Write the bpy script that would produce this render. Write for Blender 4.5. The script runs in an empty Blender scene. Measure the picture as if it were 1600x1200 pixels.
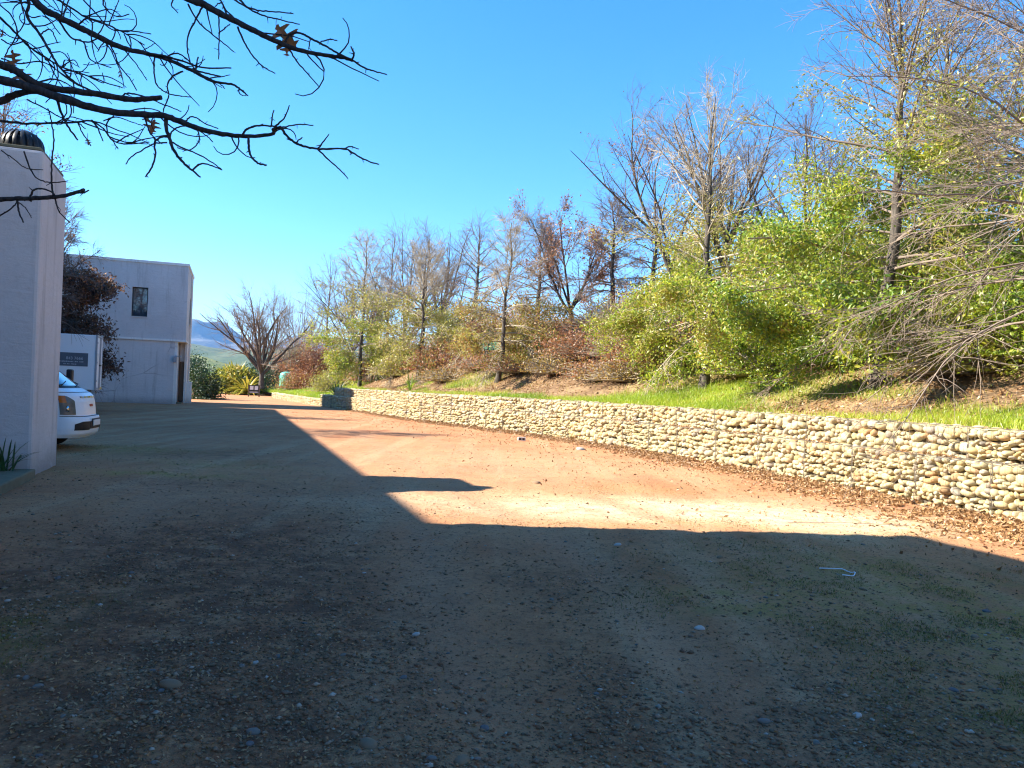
import bpy, math, random
import numpy as np
from mathutils import Matrix, Vector

# ------------------------------------------------------------------ camera, sky, sun, exposure
scn = bpy.context.scene
COL = scn.collection
EYE = 1.6
ROLL = math.radians(2.2)
PITCH = math.radians(0.43)
cam_data = bpy.data.cameras.new('camera')
cam_data.sensor_width = 36.0
cam_data.lens = 27.0
cam_data.clip_start = 0.05
cam_data.clip_end = 40000
cam = bpy.data.objects.new('camera', cam_data)
COL.objects.link(cam)
cam.matrix_world = (Matrix.Translation((0, 0, EYE)) @ Matrix.Rotation(math.pi / 2 + PITCH, 4, 'X')
                    @ Matrix.Rotation(ROLL, 4, 'Z'))
scn.camera = cam

SUN_ELEV = math.radians(35.6)
SUN_DIR = Vector((0.998 * math.cos(SUN_ELEV), 0.06 * math.cos(SUN_ELEV), -math.sin(SUN_ELEV)))  # light travels this way
world = bpy.data.worlds.new('World')
scn.world = world
world.use_nodes = True
wt = world.node_tree
sky = wt.nodes.new('ShaderNodeTexSky')
sky.sky_type = 'NISHITA'
sky.sun_disc = False
sky.sun_elevation = SUN_ELEV
sky.sun_rotation = math.radians(266.6)
sky.altitude = 200
sky.air_density = 1.0
sky.dust_density = 0.0
sky.ozone_density = 4.0
wt.nodes['Background'].inputs['Strength'].default_value = 0.080
hsv = wt.nodes.new('ShaderNodeHueSaturation')       # a clear, dry, deep blue winter sky
hsv.inputs['Saturation'].default_value = 1.30
wt.links.new(sky.outputs['Color'], hsv.inputs['Color'])
wt.links.new(hsv.outputs['Color'], wt.nodes['Background'].inputs['Color'])

sun_data = bpy.data.lights.new('sun', 'SUN')
sun_data.energy = 4.5
sun_data.angle = math.radians(0.5)
sun_data.color = (1.0, 0.93, 0.80)
sun = bpy.data.objects.new('sun', sun_data)
COL.objects.link(sun)
sun.rotation_euler = SUN_DIR.to_track_quat('-Z', 'Y').to_euler()
sun.location = (-60, 0, 60)

scn.view_settings.view_transform = 'Standard'
scn.view_settings.look = 'None'
scn.view_settings.gamma = 1.0
scn.view_settings.exposure = 2.12
scn.view_settings.use_curve_mapping = False
scn.cycles.use_denoising = True
scn.cycles.filter_width = 1.15

# ------------------------------------------------------------------ helpers
rng = np.random.default_rng(7)


def hash2(ix, iy, seed):
    h = (ix.astype(np.int64) * 374761393 + iy.astype(np.int64) * 668265263 + seed * 974634777) & 0x7fffffff
    h = ((h ^ (h >> 13)) * 1274126177) & 0x7fffffff
    h = (h ^ (h >> 16)) & 0xffff
    return h / 65535.0


def vnoise(x, y, seed=0):
    ix = np.floor(x); iy = np.floor(y)
    fx = x - ix; fy = y - iy
    fx = fx * fx * (3 - 2 * fx); fy = fy * fy * (3 - 2 * fy)
    a = hash2(ix, iy, seed); b = hash2(ix + 1, iy, seed)
    c = hash2(ix, iy + 1, seed); d = hash2(ix + 1, iy + 1, seed)
    return (a * (1 - fx) + b * fx) * (1 - fy) + (c * (1 - fx) + d * fx) * fy


def fbm(x, y, seed=0, octaves=4):
    x = np.asarray(x, float); y = np.asarray(y, float)
    s = 0; a = 0.5; t = 0
    for o in range(octaves):
        s = s + a * vnoise(x, y, seed + o * 17); t += a
        x = x * 2.03; y = y * 2.03; a *= 0.5
    return s / t


def smooth(e0, e1, x):
    t = np.clip((x - e0) / (e1 - e0), 0, 1)
    return t * t * (3 - 2 * t)


class MB:
    """collects arrays of vertices and faces, then links them as one mesh object"""
    def __init__(self):
        self.V = []; self.T = []; self.Q = []; self.TA = []; self.QA = []; self.n = 0

    def add(self, V, F, rnd=None):
        V = np.asarray(V, float).reshape(-1, 3); F = np.asarray(F, int)
        F = F.reshape(-1, F.shape[-1])
        self.V.append(V)
        a = np.zeros(len(F)) if rnd is None else np.broadcast_to(np.asarray(rnd, float), (len(F),))
        if F.shape[1] == 3:
            self.T.append(F + self.n); self.TA.append(a)
        else:
            self.Q.append(F + self.n); self.QA.append(a)
        self.n += len(V)
        return self

    def ngon_fan(self, V):
        V = np.asarray(V, float); c = V.mean(0); n = len(V)
        F = [[i, (i + 1) % n, n] for i in range(n)]
        return self.add(np.vstack([V, c]), F)

    def box(self, x0, x1, y0, y1, z0, z1):
        V = [(x0, y0, z0), (x1, y0, z0), (x1, y1, z0), (x0, y1, z0), (x0, y0, z1), (x1, y0, z1), (x1, y1, z1), (x0, y1, z1)]
        F = [(0, 3, 2, 1), (4, 5, 6, 7), (0, 1, 5, 4), (1, 2, 6, 5), (2, 3, 7, 6), (3, 0, 4, 7)]
        return self.add(V, F)

    def tube(self, pts, r, k=8, cap=True):
        pts = np.asarray(pts, float)
        R = np.broadcast_to(np.asarray(r, float), (len(pts),))
        V, F = tubes(pts[None], R[None], k)
        self.add(V, F)
        if cap:
            self.ngon_fan(V[:k][::-1]); self.ngon_fan(V[-k:])
        return self

    def lathe(self, prof, k=24, centre=(0, 0, 0), axis='Z'):
        prof = np.asarray(prof, float)
        a = np.linspace(0, 2 * math.pi, k, endpoint=False)
        V = np.array([[(r * math.cos(t), r * math.sin(t), z) for t in a] for r, z in prof]).reshape(-1, 3)
        if axis == 'Y':
            V = V[:, [0, 2, 1]]
        if axis == 'X':
            V = V[:, [2, 0, 1]]
        V = V + np.asarray(centre)
        F = [(i * k + j, i * k + (j + 1) % k, (i + 1) * k + (j + 1) % k, (i + 1) * k + j) for i in range(len(prof) - 1) for j in range(k)]
        return self.add(V, F)

    def mesh(self, name, smooth_shade=False):
        me = bpy.data.meshes.new(name)
        V = np.vstack(self.V) if self.V else np.zeros((0, 3))
        T = np.vstack(self.T) if self.T else np.zeros((0, 3), int)
        Q = np.vstack(self.Q) if self.Q else np.zeros((0, 4), int)
        me.vertices.add(len(V)); me.vertices.foreach_set('co', V.astype(np.float32).ravel())
        nl = len(T) * 3 + len(Q) * 4
        me.loops.add(nl)
        me.loops.foreach_set('vertex_index', np.concatenate([T.ravel(), Q.ravel()]).astype(np.int32))
        me.polygons.add(len(T) + len(Q))
        ls = np.concatenate([np.arange(len(T)) * 3, len(T) * 3 + np.arange(len(Q)) * 4]).astype(np.int32)
        me.polygons.foreach_set('loop_start', ls)
        me.polygons.foreach_set('use_smooth', np.full(len(T) + len(Q), bool(smooth_shade)))
        at = me.attributes.new('rnd', 'FLOAT', 'FACE')
        at.data.foreach_set('value', np.concatenate(self.TA + self.QA).astype(np.float32) if (self.TA or self.QA) else np.zeros(0, np.float32))
        me.update(calc_edges=True)
        return me

    def build(self, name, material, parent=None, smooth_shade=False, bevel=0.0, kind=None):
        me = self.mesh(name, smooth_shade)
        if material is not None:
            me.materials.append(material)
        return link(name, me, parent, bevel, kind)


def link(name, me, parent=None, bevel=0.0, kind=None):
    o = bpy.data.objects.new(name, me)
    COL.objects.link(o)
    if parent is not None:
        o.parent = parent
    if bevel > 0:
        m = o.modifiers.new('bevel', 'BEVEL'); m.width = bevel; m.segments = 2; m.limit_method = 'ANGLE'
    if kind:
        o['kind'] = kind
    return o


def tag(o, label, cat, group=None):
    o['label'] = label; o['category'] = cat
    if group:
        o['group'] = group
    return o


def thing(name, label, cat, loc=(0, 0, 0), rz=0.0, group=None):
    o = bpy.data.objects.new(name, None)
    o.empty_display_size = 0.2
    COL.objects.link(o)
    o.location = loc; o.rotation_euler = (0, 0, rz)
    return tag(o, label, cat, group)


def copy_tree(o, parent=None):
    c = o.copy(); COL.objects.link(c); c.parent = parent
    for ch in o.children:
        copy_tree(ch, c)
    return c


def norm(a):
    return a / np.maximum(np.linalg.norm(a, axis=-1, keepdims=True), 1e-9)


def tubes(P, R, k):
    """P (n,m,3), R (n,m) -> many tapering tubes"""
    n, m, _ = P.shape
    T = np.empty_like(P)
    T[:, 1:-1] = P[:, 2:] - P[:, :-2]; T[:, 0] = P[:, 1] - P[:, 0]; T[:, -1] = P[:, -1] - P[:, -2]
    T = norm(T)
    ref = np.where(np.abs(T[:, :1, 2:3]) < 0.8, np.array([0, 0, 1.0]), np.array([1.0, 0, 0]))
    A = norm(np.cross(T, np.broadcast_to(ref, T.shape)))
    B = np.cross(T, A)
    ang = np.arange(k) * 2 * math.pi / k
    V = P[:, :, None, :] + R[:, :, None, None] * (A[:, :, None, :] * np.cos(ang)[None, None, :, None] + B[:, :, None, :] * np.sin(ang)[None, None, :, None])
    idx = np.arange(n * m * k).reshape(n, m, k)
    a = idx[:, :-1]; b = idx[:, 1:]
    F = np.stack([a, np.roll(a, -1, 2), np.roll(b, -1, 2), b], -1).reshape(-1, 4)
    return V.reshape(-1, 3), F


# ------------------------------------------------------------------ materials
class NT:
    def __init__(self, name):
        self.m = bpy.data.materials.new(name); self.m.use_nodes = True
        self.t = self.m.node_tree
        for n in list(self.t.nodes):
            self.t.nodes.remove(n)
        self.out = self.t.nodes.new('ShaderNodeOutputMaterial')

    def n(self, typ, props=None, **inp):
        nd = self.t.nodes.new('ShaderNode' + typ)
        for k, v in (props or {}).items():
            setattr(nd, k, v)
        for k, v in inp.items():
            key = k.replace('_', ' ')
            sock = None
            if key in nd.inputs:
                sock = nd.inputs[key]
            elif k.startswith('i') and k[1:].isdigit():
                sock = nd.inputs[int(k[1:])]
            self.put(sock, v)
        return nd

    def put(self, sock, v):
        if isinstance(v, bpy.types.NodeSocket):
            self.t.links.new(v, sock)
        elif isinstance(v, bpy.types.Node):
            self.t.links.new(v.outputs[0], sock)
        else:
            if isinstance(v, (tuple, list)) and len(v) == 3 and len(getattr(sock, 'default_value', (0,))) == 4:
                v = tuple(v) + (1.0,)
            sock.default_value = v

    def noise(self, vec, scale, detail=4.0, rough=0.55, dist=0.0):
        return self.n('TexNoise', None, Vector=vec, Scale=scale, Detail=detail, Roughness=rough, Distortion=dist).outputs['Fac']

    def ramp(self, fac, stops, interp='LINEAR'):
        nd = self.t.nodes.new('ShaderNodeValToRGB')
        cr = nd.color_ramp; cr.interpolation = interp
        while len(cr.elements) < len(stops):
            cr.elements.new(0.5)
        for e, (p, c) in zip(cr.elements, stops):
            e.position = p
            e.color = (c, c, c, 1) if isinstance(c, (int, float)) else tuple(c) + (1,)
        self.put(nd.inputs[0], fac)
        return nd.outputs[0]

    def mix(self, fac, a, b, mode='MIX'):
        nd = self.t.nodes.new('ShaderNodeMix'); nd.data_type = 'RGBA'; nd.blend_type = mode
        self.put(nd.inputs[0], fac); self.put(nd.inputs[6], a); self.put(nd.inputs[7], b)
        return nd.outputs[2]

    def math(self, op, a, b=0.0):
        nd = self.t.nodes.new('ShaderNodeMath'); nd.operation = op; nd.use_clamp = False
        self.put(nd.inputs[0], a); self.put(nd.inputs[1], b)
        return nd.outputs[0]

    def maprange(self, v, a, b, c=0.0, d=1.0):
        nd = self.t.nodes.new('ShaderNodeMapRange'); nd.interpolation_type = 'SMOOTHSTEP'
        for i, x in enumerate((v, a, b, c, d)):
            self.put(nd.inputs[i], x)
        return nd.outputs[0]

    def attr(self, name):
        nd = self.t.nodes.new('ShaderNodeAttribute'); nd.attribute_name = name
        return nd.outputs['Fac']

    def objco(self):
        return self.n('TexCoord').outputs['Object']

    def geoco(self):
        return self.n('NewGeometry').outputs['Position']

    def bump(self, h, strength=0.3, dist=0.02):
        return self.n('Bump', None, Height=h, Strength=strength, Distance=dist).outputs[0]

    def bsdf(self, color, rough=0.8, normal=None, **kw):
        p = self.n('BsdfPrincipled')
        self.put(p.inputs['Base Color'], color); self.put(p.inputs['Roughness'], rough)
        p.inputs['Specular IOR Level'].default_value = 0.25
        if normal is not None:
            self.put(p.inputs['Normal'], normal)
        for k, v in kw.items():
            self.put(p.inputs[k.replace('_', ' ')], v)
        self.t.links.new(p.outputs[0], self.out.inputs[0])
        return self.m


def simple(name, col, rough=0.6, var=0.15, scale=8.0, bump=0.0, **kw):
    t = NT(name); co = t.objco()
    f = t.noise(co, scale, 5)
    c = t.mix(f, tuple(x * (1 - var) for x in col), tuple(min(1, x * (1 + var)) for x in col))
    nm = t.bump(t.noise(co, scale * 6, 4), bump, 0.01) if bump else None
    return t.bsdf(c, rough, nm, **kw)


def plaster(name, c0, c1, c2):
    t = NT(name); co = t.objco()
    big = t.noise(co, 0.35, 5, 0.6)
    stretch = t.n('Mapping', None, Vector=co, Scale=(3.0, 3.0, 0.25)).outputs[0]
    streak = t.noise(stretch, 1.2, 6, 0.65)
    fine = t.noise(co, 9.0, 6, 0.7)
    trowel = t.noise(t.n('Mapping', None, Vector=co, Scale=(0.6, 0.6, 2.2)).outputs[0], 3.0, 5, 0.6, 0.6)
    c = t.mix(t.maprange(big, 0.3, 0.7), c0, c1)
    c = t.mix(t.math('MULTIPLY', t.maprange(streak, 0.50, 0.72), 0.7), c, c2)
    c = t.mix(t.math('MULTIPLY', t.maprange(fine, 0.52, 0.75), 0.4), c, c2)
    z = t.n('SeparateXYZ', None, Vector=co).outputs[2]
    damp = t.math('MULTIPLY', t.maprange(t.math('ADD', z, t.math('MULTIPLY', fine, 0.35)), 0.12, 0.75, 1.0, 0.0), 0.65)
    c = t.mix(damp, c, tuple(x * 0.55 for x in c2))
    warp = t.mix(0.12, co, t.n('TexNoise', None, Vector=co, Scale=1.3, Detail=4.0).outputs['Color'])
    vor = t.n('TexVoronoi', {'feature': 'DISTANCE_TO_EDGE'}, Vector=warp, Scale=0.42).outputs['Distance']
    crack = t.math('MULTIPLY', t.maprange(vor, 0.0, 0.012, 1.0, 0.0), t.maprange(big, 0.5, 0.62))
    c = t.mix(t.math('MULTIPLY', crack, 0.5), c, tuple(x * 0.5 for x in c2))
    patch = t.noise(co, 1.1, 3, 0.5)
    c = t.mix(t.math('MULTIPLY', t.maprange(patch, 0.56, 0.60), 0.22), c, c1)
    h = t.math('ADD', t.math('MULTIPLY', trowel, 0.9), t.math('MULTIPLY', fine, 0.5))
    return t.bsdf(c, 0.9, t.bump(h, 0.7, 0.025))


def leafy(name, stops, trans=0.35):
    t = NT(name)
    r = t.attr('rnd')
    c = t.ramp(r, stops)
    d = t.n('BsdfDiffuse', None, Color=c, Roughness=0.5)
    tr = t.n('BsdfTranslucent', None, Color=c)
    g = t.n('BsdfGlossy', None, Color=(1, 1, 1), Roughness=0.45)
    m1 = t.n('MixShader'); t.put(m1.inputs[0], trans); t.put(m1.inputs[1], d.outputs[0]); t.put(m1.inputs[2], tr.outputs[0])
    m2 = t.n('MixShader'); t.put(m2.inputs[0], 0.04); t.put(m2.inputs[1], m1.outputs[0]); t.put(m2.inputs[2], g.outputs[0])
    t.t.links.new(m2.outputs[0], t.out.inputs[0])
    return t.m


def stone_mat(name, use_obj):
    t = NT(name)
    if use_obj:
        r = t.n('ObjectInfo').outputs['Random']
    else:
        r = t.attr('rnd')
    co = t.objco()
    f = t.noise(co, 14.0 if use_obj else 9.0, 5, 0.65)
    c = t.ramp(r, [(0.0, (0.41, 0.335, 0.165)), (0.18, (0.47, 0.40, 0.235)), (0.36, (0.36, 0.30, 0.17)), (0.52, (0.50, 0.43, 0.265)),
                   (0.66, (0.43, 0.31, 0.13)), (0.76, (0.53, 0.475, 0.33)), (0.86, (0.26, 0.225, 0.18)), (0.94, (0.46, 0.27, 0.11)), (1.0, (0.42, 0.37, 0.27))])
    c = t.mix(t.maprange(f, 0.35, 0.75, 0.0, 0.7), c, t.mix(0.5, c, (0.17, 0.13, 0.085)))
    return t.bsdf(c, 0.85, t.bump(f, 0.25, 0.015))


def pebble_mat(name, use_obj):
    t = NT(name)
    r = t.n('ObjectInfo').outputs['Random'] if use_obj else t.attr('rnd')
    c = t.ramp(r, [(0.0, (0.14, 0.08, 0.048)), (0.25, (0.24, 0.16, 0.105)), (0.45, (0.19, 0.098, 0.052)), (0.6, (0.31, 0.23, 0.165)),
                   (0.75, (0.34, 0.20, 0.10)), (0.9, (0.40, 0.34, 0.27)), (1.0, (0.55, 0.48, 0.40))])
    f = t.noise(t.objco(), 30.0, 4)
    c = t.mix(t.maprange(f, 0.4, 0.7, 0.0, 0.5), c, (0.09, 0.07, 0.055))
    return t.bsdf(c, 0.95, None, Specular_IOR_Level=0.06)


M = {}
M['plaster'] = plaster('grey_plaster', (0.50, 0.468, 0.455), (0.60, 0.56, 0.54), (0.35, 0.32, 0.30))
M['plaster_pale'] = plaster('pale_plaster', (0.68, 0.65, 0.60), (0.76, 0.73, 0.68), (0.50, 0.47, 0.43))
M['coping'] = plaster('coping_plaster', (0.66, 0.64, 0.61), (0.76, 0.74, 0.70), (0.42, 0.40, 0.37))
M['concrete'] = simple('mossy_concrete', (0.15, 0.14, 0.09), 0.9, 0.35, 5.0, 0.4)
M['dark_frame'] = simple('dark_frame', (0.025, 0.028, 0.032), 0.5)
M['steel'] = simple('grey_steel', (0.30, 0.31, 0.33), 0.45)
M['wood'] = simple('brown_timber', (0.13, 0.085, 0.055), 0.7, 0.3, 12.0, 0.2)
M['white_paint'] = simple('white_paint', (0.80, 0.81, 0.82), 0.28, 0.03, 2.0)
M['box_white'] = simple('white_panel', (0.74, 0.75, 0.77), 0.45, 0.05, 2.0)
M['black_plastic'] = simple('black_plastic', (0.018, 0.018, 0.02), 0.5)
M['black_metal'] = simple('black_metal', (0.02, 0.022, 0.025), 0.35)
M['rubber'] = simple('rubber', (0.02, 0.02, 0.02), 0.85)
M['sign_grey'] = simple('sign_grey', (0.10, 0.115, 0.145), 0.5)
M['sign_white'] = simple('sign_white', (0.62, 0.62, 0.60), 0.5, 0.08)
M['sign_text'] = simple('sign_text', (0.40, 0.43, 0.46), 0.5)
M['yellow'] = simple('yellow_reflector', (0.62, 0.42, 0.04), 0.4)
M['amber'] = simple('amber_lens', (0.55, 0.14, 0.02), 0.15)
M['lens'] = simple('headlamp_lens', (0.16, 0.15, 0.13), 0.08, 0.4, 14.0)
M['chrome'] = simple('chrome', (0.6, 0.6, 0.62), 0.15, Metallic=1.0)
M['plate'] = simple('number_plate', (0.70, 0.70, 0.66), 0.4)
M['white_plastic'] = simple('white_plastic', (0.75, 0.78, 0.82), 0.4, 0.03)
M['red'] = simple('red_badge', (0.35, 0.02, 0.02), 0.4)
M['rusty'] = simple('rusty_wire', (0.12, 0.10, 0.08), 0.7)


def glass(name, col, rough=0.03):
    t = NT(name)
    return t.bsdf(col, rough, None, Metallic=0.0, IOR=1.5, Specular_IOR_Level=1.0, Coat_Weight=1.0, Coat_Roughness=0.02)


M['glass'] = glass('window_glass', (0.03, 0.045, 0.06))
M['screen_glass'] = glass('windscreen_glass', (0.03, 0.06, 0.10))


def bark(name, c0, c1, scale=6.0):
    t = NT(name); co = t.objco()
    f = t.noise(t.n('Mapping', None, Vector=co, Scale=(3, 3, 0.7)).outputs[0], scale, 5, 0.65)
    c = t.mix(t.maprange(f, 0.35, 0.7), c0, c1)
    return t.bsdf(c, 0.9, t.bump(f, 0.6, 0.02))


M['bark'] = bark('grey_bark', (0.05, 0.041, 0.034), (0.125, 0.105, 0.085))
M['bark_dark'] = bark('dark_bark', (0.03, 0.026, 0.026), (0.075, 0.062, 0.055), 14)
M['twig'] = simple('twig_bark', (0.20, 0.155, 0.12), 0.85, 0.35, 1.5)
M['twig_tan'] = simple('tan_twig_bark', (0.34, 0.28, 0.20), 0.85, 0.3, 1.5)
M['twig_grey'] = simple('purple_grey_twig_bark', (0.165, 0.122, 0.098), 0.85, 0.3, 1.5)
M['leaf_green'] = leafy('yellow_green_leaves', [(0, (0.10, 0.20, 0.015)), (0.35, (0.26, 0.35, 0.022)), (0.7, (0.42, 0.46, 0.035)), (0.9, (0.55, 0.50, 0.055)), (1, (0.42, 0.30, 0.075))], 0.5)
M['leaf_olive'] = leafy('olive_leaves', [(0, (0.203, 0.218, 0.031)), (0.5, (0.378, 0.352, 0.056)), (0.85, (0.499, 0.410, 0.100)), (1, (0.446, 0.269, 0.100))], 0.4)
M['leaf_deep_shaded'] = leafy('deep_green_shaded_leaves', [(0, (0.010, 0.032, 0.008)), (0.6, (0.024, 0.062, 0.012)), (1, (0.06, 0.10, 0.02))], 0.2)  # greens darkened further to stand in for building shade on the corner shrub
M['leaf_bright'] = leafy('bright_green_leaves', [(0, (0.090, 0.195, 0.017)), (0.6, (0.180, 0.315, 0.028)), (1, (0.342, 0.405, 0.042))], 0.4)
M['leaf_rust'] = leafy('rust_leaves', [(0, (0.218, 0.079, 0.028)), (0.5, (0.356, 0.147, 0.057)), (1, (0.483, 0.242, 0.104))], 0.35)
M['leaf_copper'] = leafy('copper_leaves', [(0, (0.045, 0.028, 0.022)), (0.5, (0.10, 0.055, 0.035)), (1, (0.20, 0.10, 0.045))], 0.3)
M['leaf_gold'] = leafy('golden_leaves', [(0, (0.250, 0.180, 0.033)), (0.5, (0.400, 0.264, 0.055)), (1, (0.413, 0.192, 0.066))], 0.4)
M['litter'] = leafy('fallen_leaves', [(0, (0.156, 0.077, 0.028)), (0.4, (0.324, 0.176, 0.071)), (0.75, (0.468, 0.275, 0.123)), (1, (0.564, 0.374, 0.190))], 0.2)
M['frond'] = leafy('yellow_fronds', [(0, (0.117, 0.163, 0.017)), (0.4, (0.286, 0.300, 0.033)), (0.8, (0.494, 0.413, 0.055)), (1, (0.546, 0.375, 0.099))], 0.35)
M['grass'] = leafy('grass_blades', [(0, (0.149, 0.240, 0.012)), (0.5, (0.311, 0.420, 0.018)), (0.85, (0.459, 0.504, 0.036)), (1, (0.567, 0.468, 0.108))], 0.45)
M['strap'] = leafy('strap_leaves', [(0, (0.02, 0.06, 0.02)), (1, (0.06, 0.13, 0.04))], 0.25)
M['dry_leaf'] = leafy('dry_oak_leaf', [(0, (0.26, 0.10, 0.035)), (1, (0.38, 0.16, 0.055))], 0.45)
M['stone'] = stone_mat('river_stone', True)
M['stone_fill'] = stone_mat('river_stone_fill', False)
M['pebble'] = pebble_mat('pebble', True)
M['gravel'] = pebble_mat('gravel', False)
M['core'] = simple('shade_dark_core', (0.09, 0.075, 0.055), 0.95, 0.3)  # dark tone stands in for shade on the stones deeper inside
# ------------------------------------------------------------------ the line of the retaining wall
CTRL = np.array([(9.6, -14), (9.0, -4), (8.45, 3.5), (7.1, 10.55), (4.9, 18.2), (1.18, 26.7), (-4.8, 36.2), (-8.5, 43.6),
                 (-11.6, 49.3), (-15.6, 57.0), (-22.0, 71.0), (-29.5, 88), (-38, 108), (-52, 140)], float)


def catmull(P, per=24):
    out = []
    for i in range(1, len(P) - 2):
        p0, p1, p2, p3 = P[i - 1], P[i], P[i + 1], P[i + 2]
        t = np.linspace(0, 1, per, endpoint=False)[:, None]
        out.append(0.5 * ((2 * p1) + (-p0 + p2) * t + (2 * p0 - 5 * p1 + 4 * p2 - p3) * t ** 2 + (-p0 + 3 * p1 - 3 * p2 + p3) * t ** 3))
    return np.vstack(out)


_raw = catmull(np.vstack([CTRL[:1] * 2 - CTRL[1:2], CTRL, CTRL[-1:] * 2 - CTRL[-2:-1]]))
_d = np.r_[0, np.cumsum(np.linalg.norm(np.diff(_raw, axis=0), axis=1))]
WALL_L = _d[-1]


def wall_at(l):
    l = np.asarray(l, float)
    p = np.stack([np.interp(l, _d, _raw[:, 0]), np.interp(l, _d, _raw[:, 1])], -1)
    e = 0.4
    q = np.stack([np.interp(l + e, _d, _raw[:, 0]) - np.interp(l - e, _d, _raw[:, 0]),
                  np.interp(l + e, _d, _raw[:, 1]) - np.interp(l - e, _d, _raw[:, 1])], -1)
    t = norm(q)
    nrm = np.stack([t[..., 1], -t[..., 0]], -1)      # away from the yard
    return p, t, nrm


def l_of_y(y):
    return float(np.interp(y, _raw[:, 1], _d))


L_END = l_of_y(49.0)          # the two-tier wall stops here
L_LOW1 = l_of_y(72.0)         # the low wall beyond stops here
_ls = np.linspace(0, WALL_L, 600)
_lp, _lt, _ln = wall_at(_ls)


def wall_sl(x, y):
    """distance behind the wall line (s) and arc length (l) of ground points"""
    x = np.asarray(x, float).ravel(); y = np.asarray(y, float).ravel()
    s = np.empty(len(x)); l = np.empty(len(x))
    for i in range(0, len(x), 20000):
        dx = x[i:i + 20000, None] - _lp[None, :, 0]; dy = y[i:i + 20000, None] - _lp[None, :, 1]
        j = np.argmin(dx * dx + dy * dy, 1)
        k = np.arange(len(j))
        s[i:i + 20000] = dx[k, j] * _ln[j, 0] + dy[k, j] * _ln[j, 1]
        l[i:i + 20000] = _ls[j] + dx[k, j] * _lt[j, 0] + dy[k, j] * _lt[j, 1]
    return s, l


def bank_h(s, l):
    s = np.asarray(s, float); l = np.asarray(l, float)
    f = smooth(L_END + 28, L_END - 3, l)                 # the bank gets lower beyond the end of the wall
    top = 0.42 + (1.27 - 0.42) * smooth(L_END + 2.0, L_END - 1.5, l)
    prof = np.interp(s, [0, 0.6, 1.6, 3.0, 5.0, 7.0, 9.5, 13, 20, 60, 400], [0, 0, 0.15, 0.68, 1.75, 2.9, 4.1, 4.7, 5.0, 5.2, 6])
    bumps = (fbm(s * 0.45 + 30, l * 0.35, 5, 4) - 0.5) * 0.55 * smooth(1.0, 3.0, s)
    return top + (prof + bumps) * (0.34 + 0.66 * f)


def bank_point(px, s, dl=0.0):
    """the point on the bank S metres behind the wall that stands above image column PX"""
    p = _lp + _ln * s
    ok = p[:, 1] > 3
    col = 800 + 1200 * p[:, 0] / np.maximum(p[:, 1], 0.1)
    col = np.where(ok, col, 1e6)
    i = int(np.argmin(np.abs(col - px)))
    return np.array([p[i, 0], p[i, 1], float(bank_h(s, _ls[i]))])


# ------------------------------------------------------------------ the yard
def ax(fine0, fine1, step, far0, far1, g=1.13):
    a = list(np.arange(fine0, fine1 + 1e-6, step))
    s = step
    while a[-1] < far1:
        s *= g; a.append(a[-1] + s)
    s = step
    while a[0] > far0:
        s *= g; a.insert(0, a[0] - s)
    return np.array(a)


gx = ax(-5.5, 7.0, 0.075, -9000, 9000, 1.16)
gy = ax(2.3, 11.5, 0.07, -9000, 9000, 1.08)
GX, GY = np.meshgrid(gx, gy)


def blob(x, y, cx, cy, rx, ry, ang=0.0):
    c, s = math.cos(ang), math.sin(ang)
    u = ((x - cx) * c + (y - cy) * s) / rx; v = (-(x - cx) * s + (y - cy) * c) / ry
    return np.exp(-(u * u + v * v))


def yard_masks(x, y):
    w1 = (fbm(x * 0.8, y * 0.8, 11, 4) - 0.5) * 1.3
    w2 = (fbm(x * 0.8 + 40, y * 0.8, 12, 4) - 0.5) * 1.3
    X = x + w1; Y = y + w2
    dark = (1.0 * blob(X, Y, -2.7, 7.2, 1.5, 2.6) + 0.95 * blob(X, Y, -1.8, 4.0, 1.05, 1.7) + 0.8 * blob(X, Y, -3.2, 5.2, 1.2, 1.6)
            + 0.55 * blob(X, Y, 0.35, 4.5, 0.33, 1.4) + 0.7 * blob(X, Y, 1.5, 3.6, 1.0, 0.8) + 0.5 * blob(X, Y, 2.5, 5.2, 0.9, 1.3)
            + 0.5 * blob(X, Y, 0.5, 6.6, 0.8, 0.7) + 0.7 * blob(X, Y, -6.6, 16.2, 1.6, 1.2) + 0.45 * blob(X, Y, -4.6, 11.6, 2.0, 0.9)
            + 0.35 * blob(X, Y, 2.2, 7.6, 1.6, 0.9) + 0.5 * blob(X, Y, -0.9, 3.4, 0.8, 0.5) + 0.4 * blob(X, Y, -9, 24, 4, 3))
    moss = (1.0 * blob(X, Y, -5.9, 12.6, 1.5, 0.42) + 0.55 * blob(X, Y, 3.3, 7.2, 1.6, 1.1) + 0.7 * blob(X, Y, 3.5, 5.3, 1.0, 1.3) + 0.55 * blob(X, Y, 1.9, 6.1, 0.7, 0.5)
            + 0.6 * blob(X, Y, -3.1, 4.6, 0.5, 1.0) + 0.45 * blob(X, Y, 2.8, 3.7, 0.8, 0.6) + 0.3 * blob(X, Y, 0.9, 12.0, 1.0, 0.7)
            + 0.4 * blob(X, Y, 3.0, 9.6, 3.0, 0.5) + 0.8 * blob(X, Y, -8.5, 16.5, 1.5, 0.9) + 0.3 * blob(X, Y, 2.5, 13.2, 1.6, 0.7) + 0.45 * blob(X, Y, -5.5, 14.2, 1.5, .7))
    pale = (1.0 * blob(X, Y, 2.4, 11.2, 2.6, 1.0) + 0.9 * blob(X, Y, 4.2, 10.2, 1.6, 0.8) + 0.5 * blob(X, Y, 0.8, 10.4, 3.5, 0.8) + 0.25 * blob(X, Y, 0, 17, 4, 4))
    return np.clip(dark, 0, 1), np.clip(moss, 0, 1), np.clip(pale, 0, 1)


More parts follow.
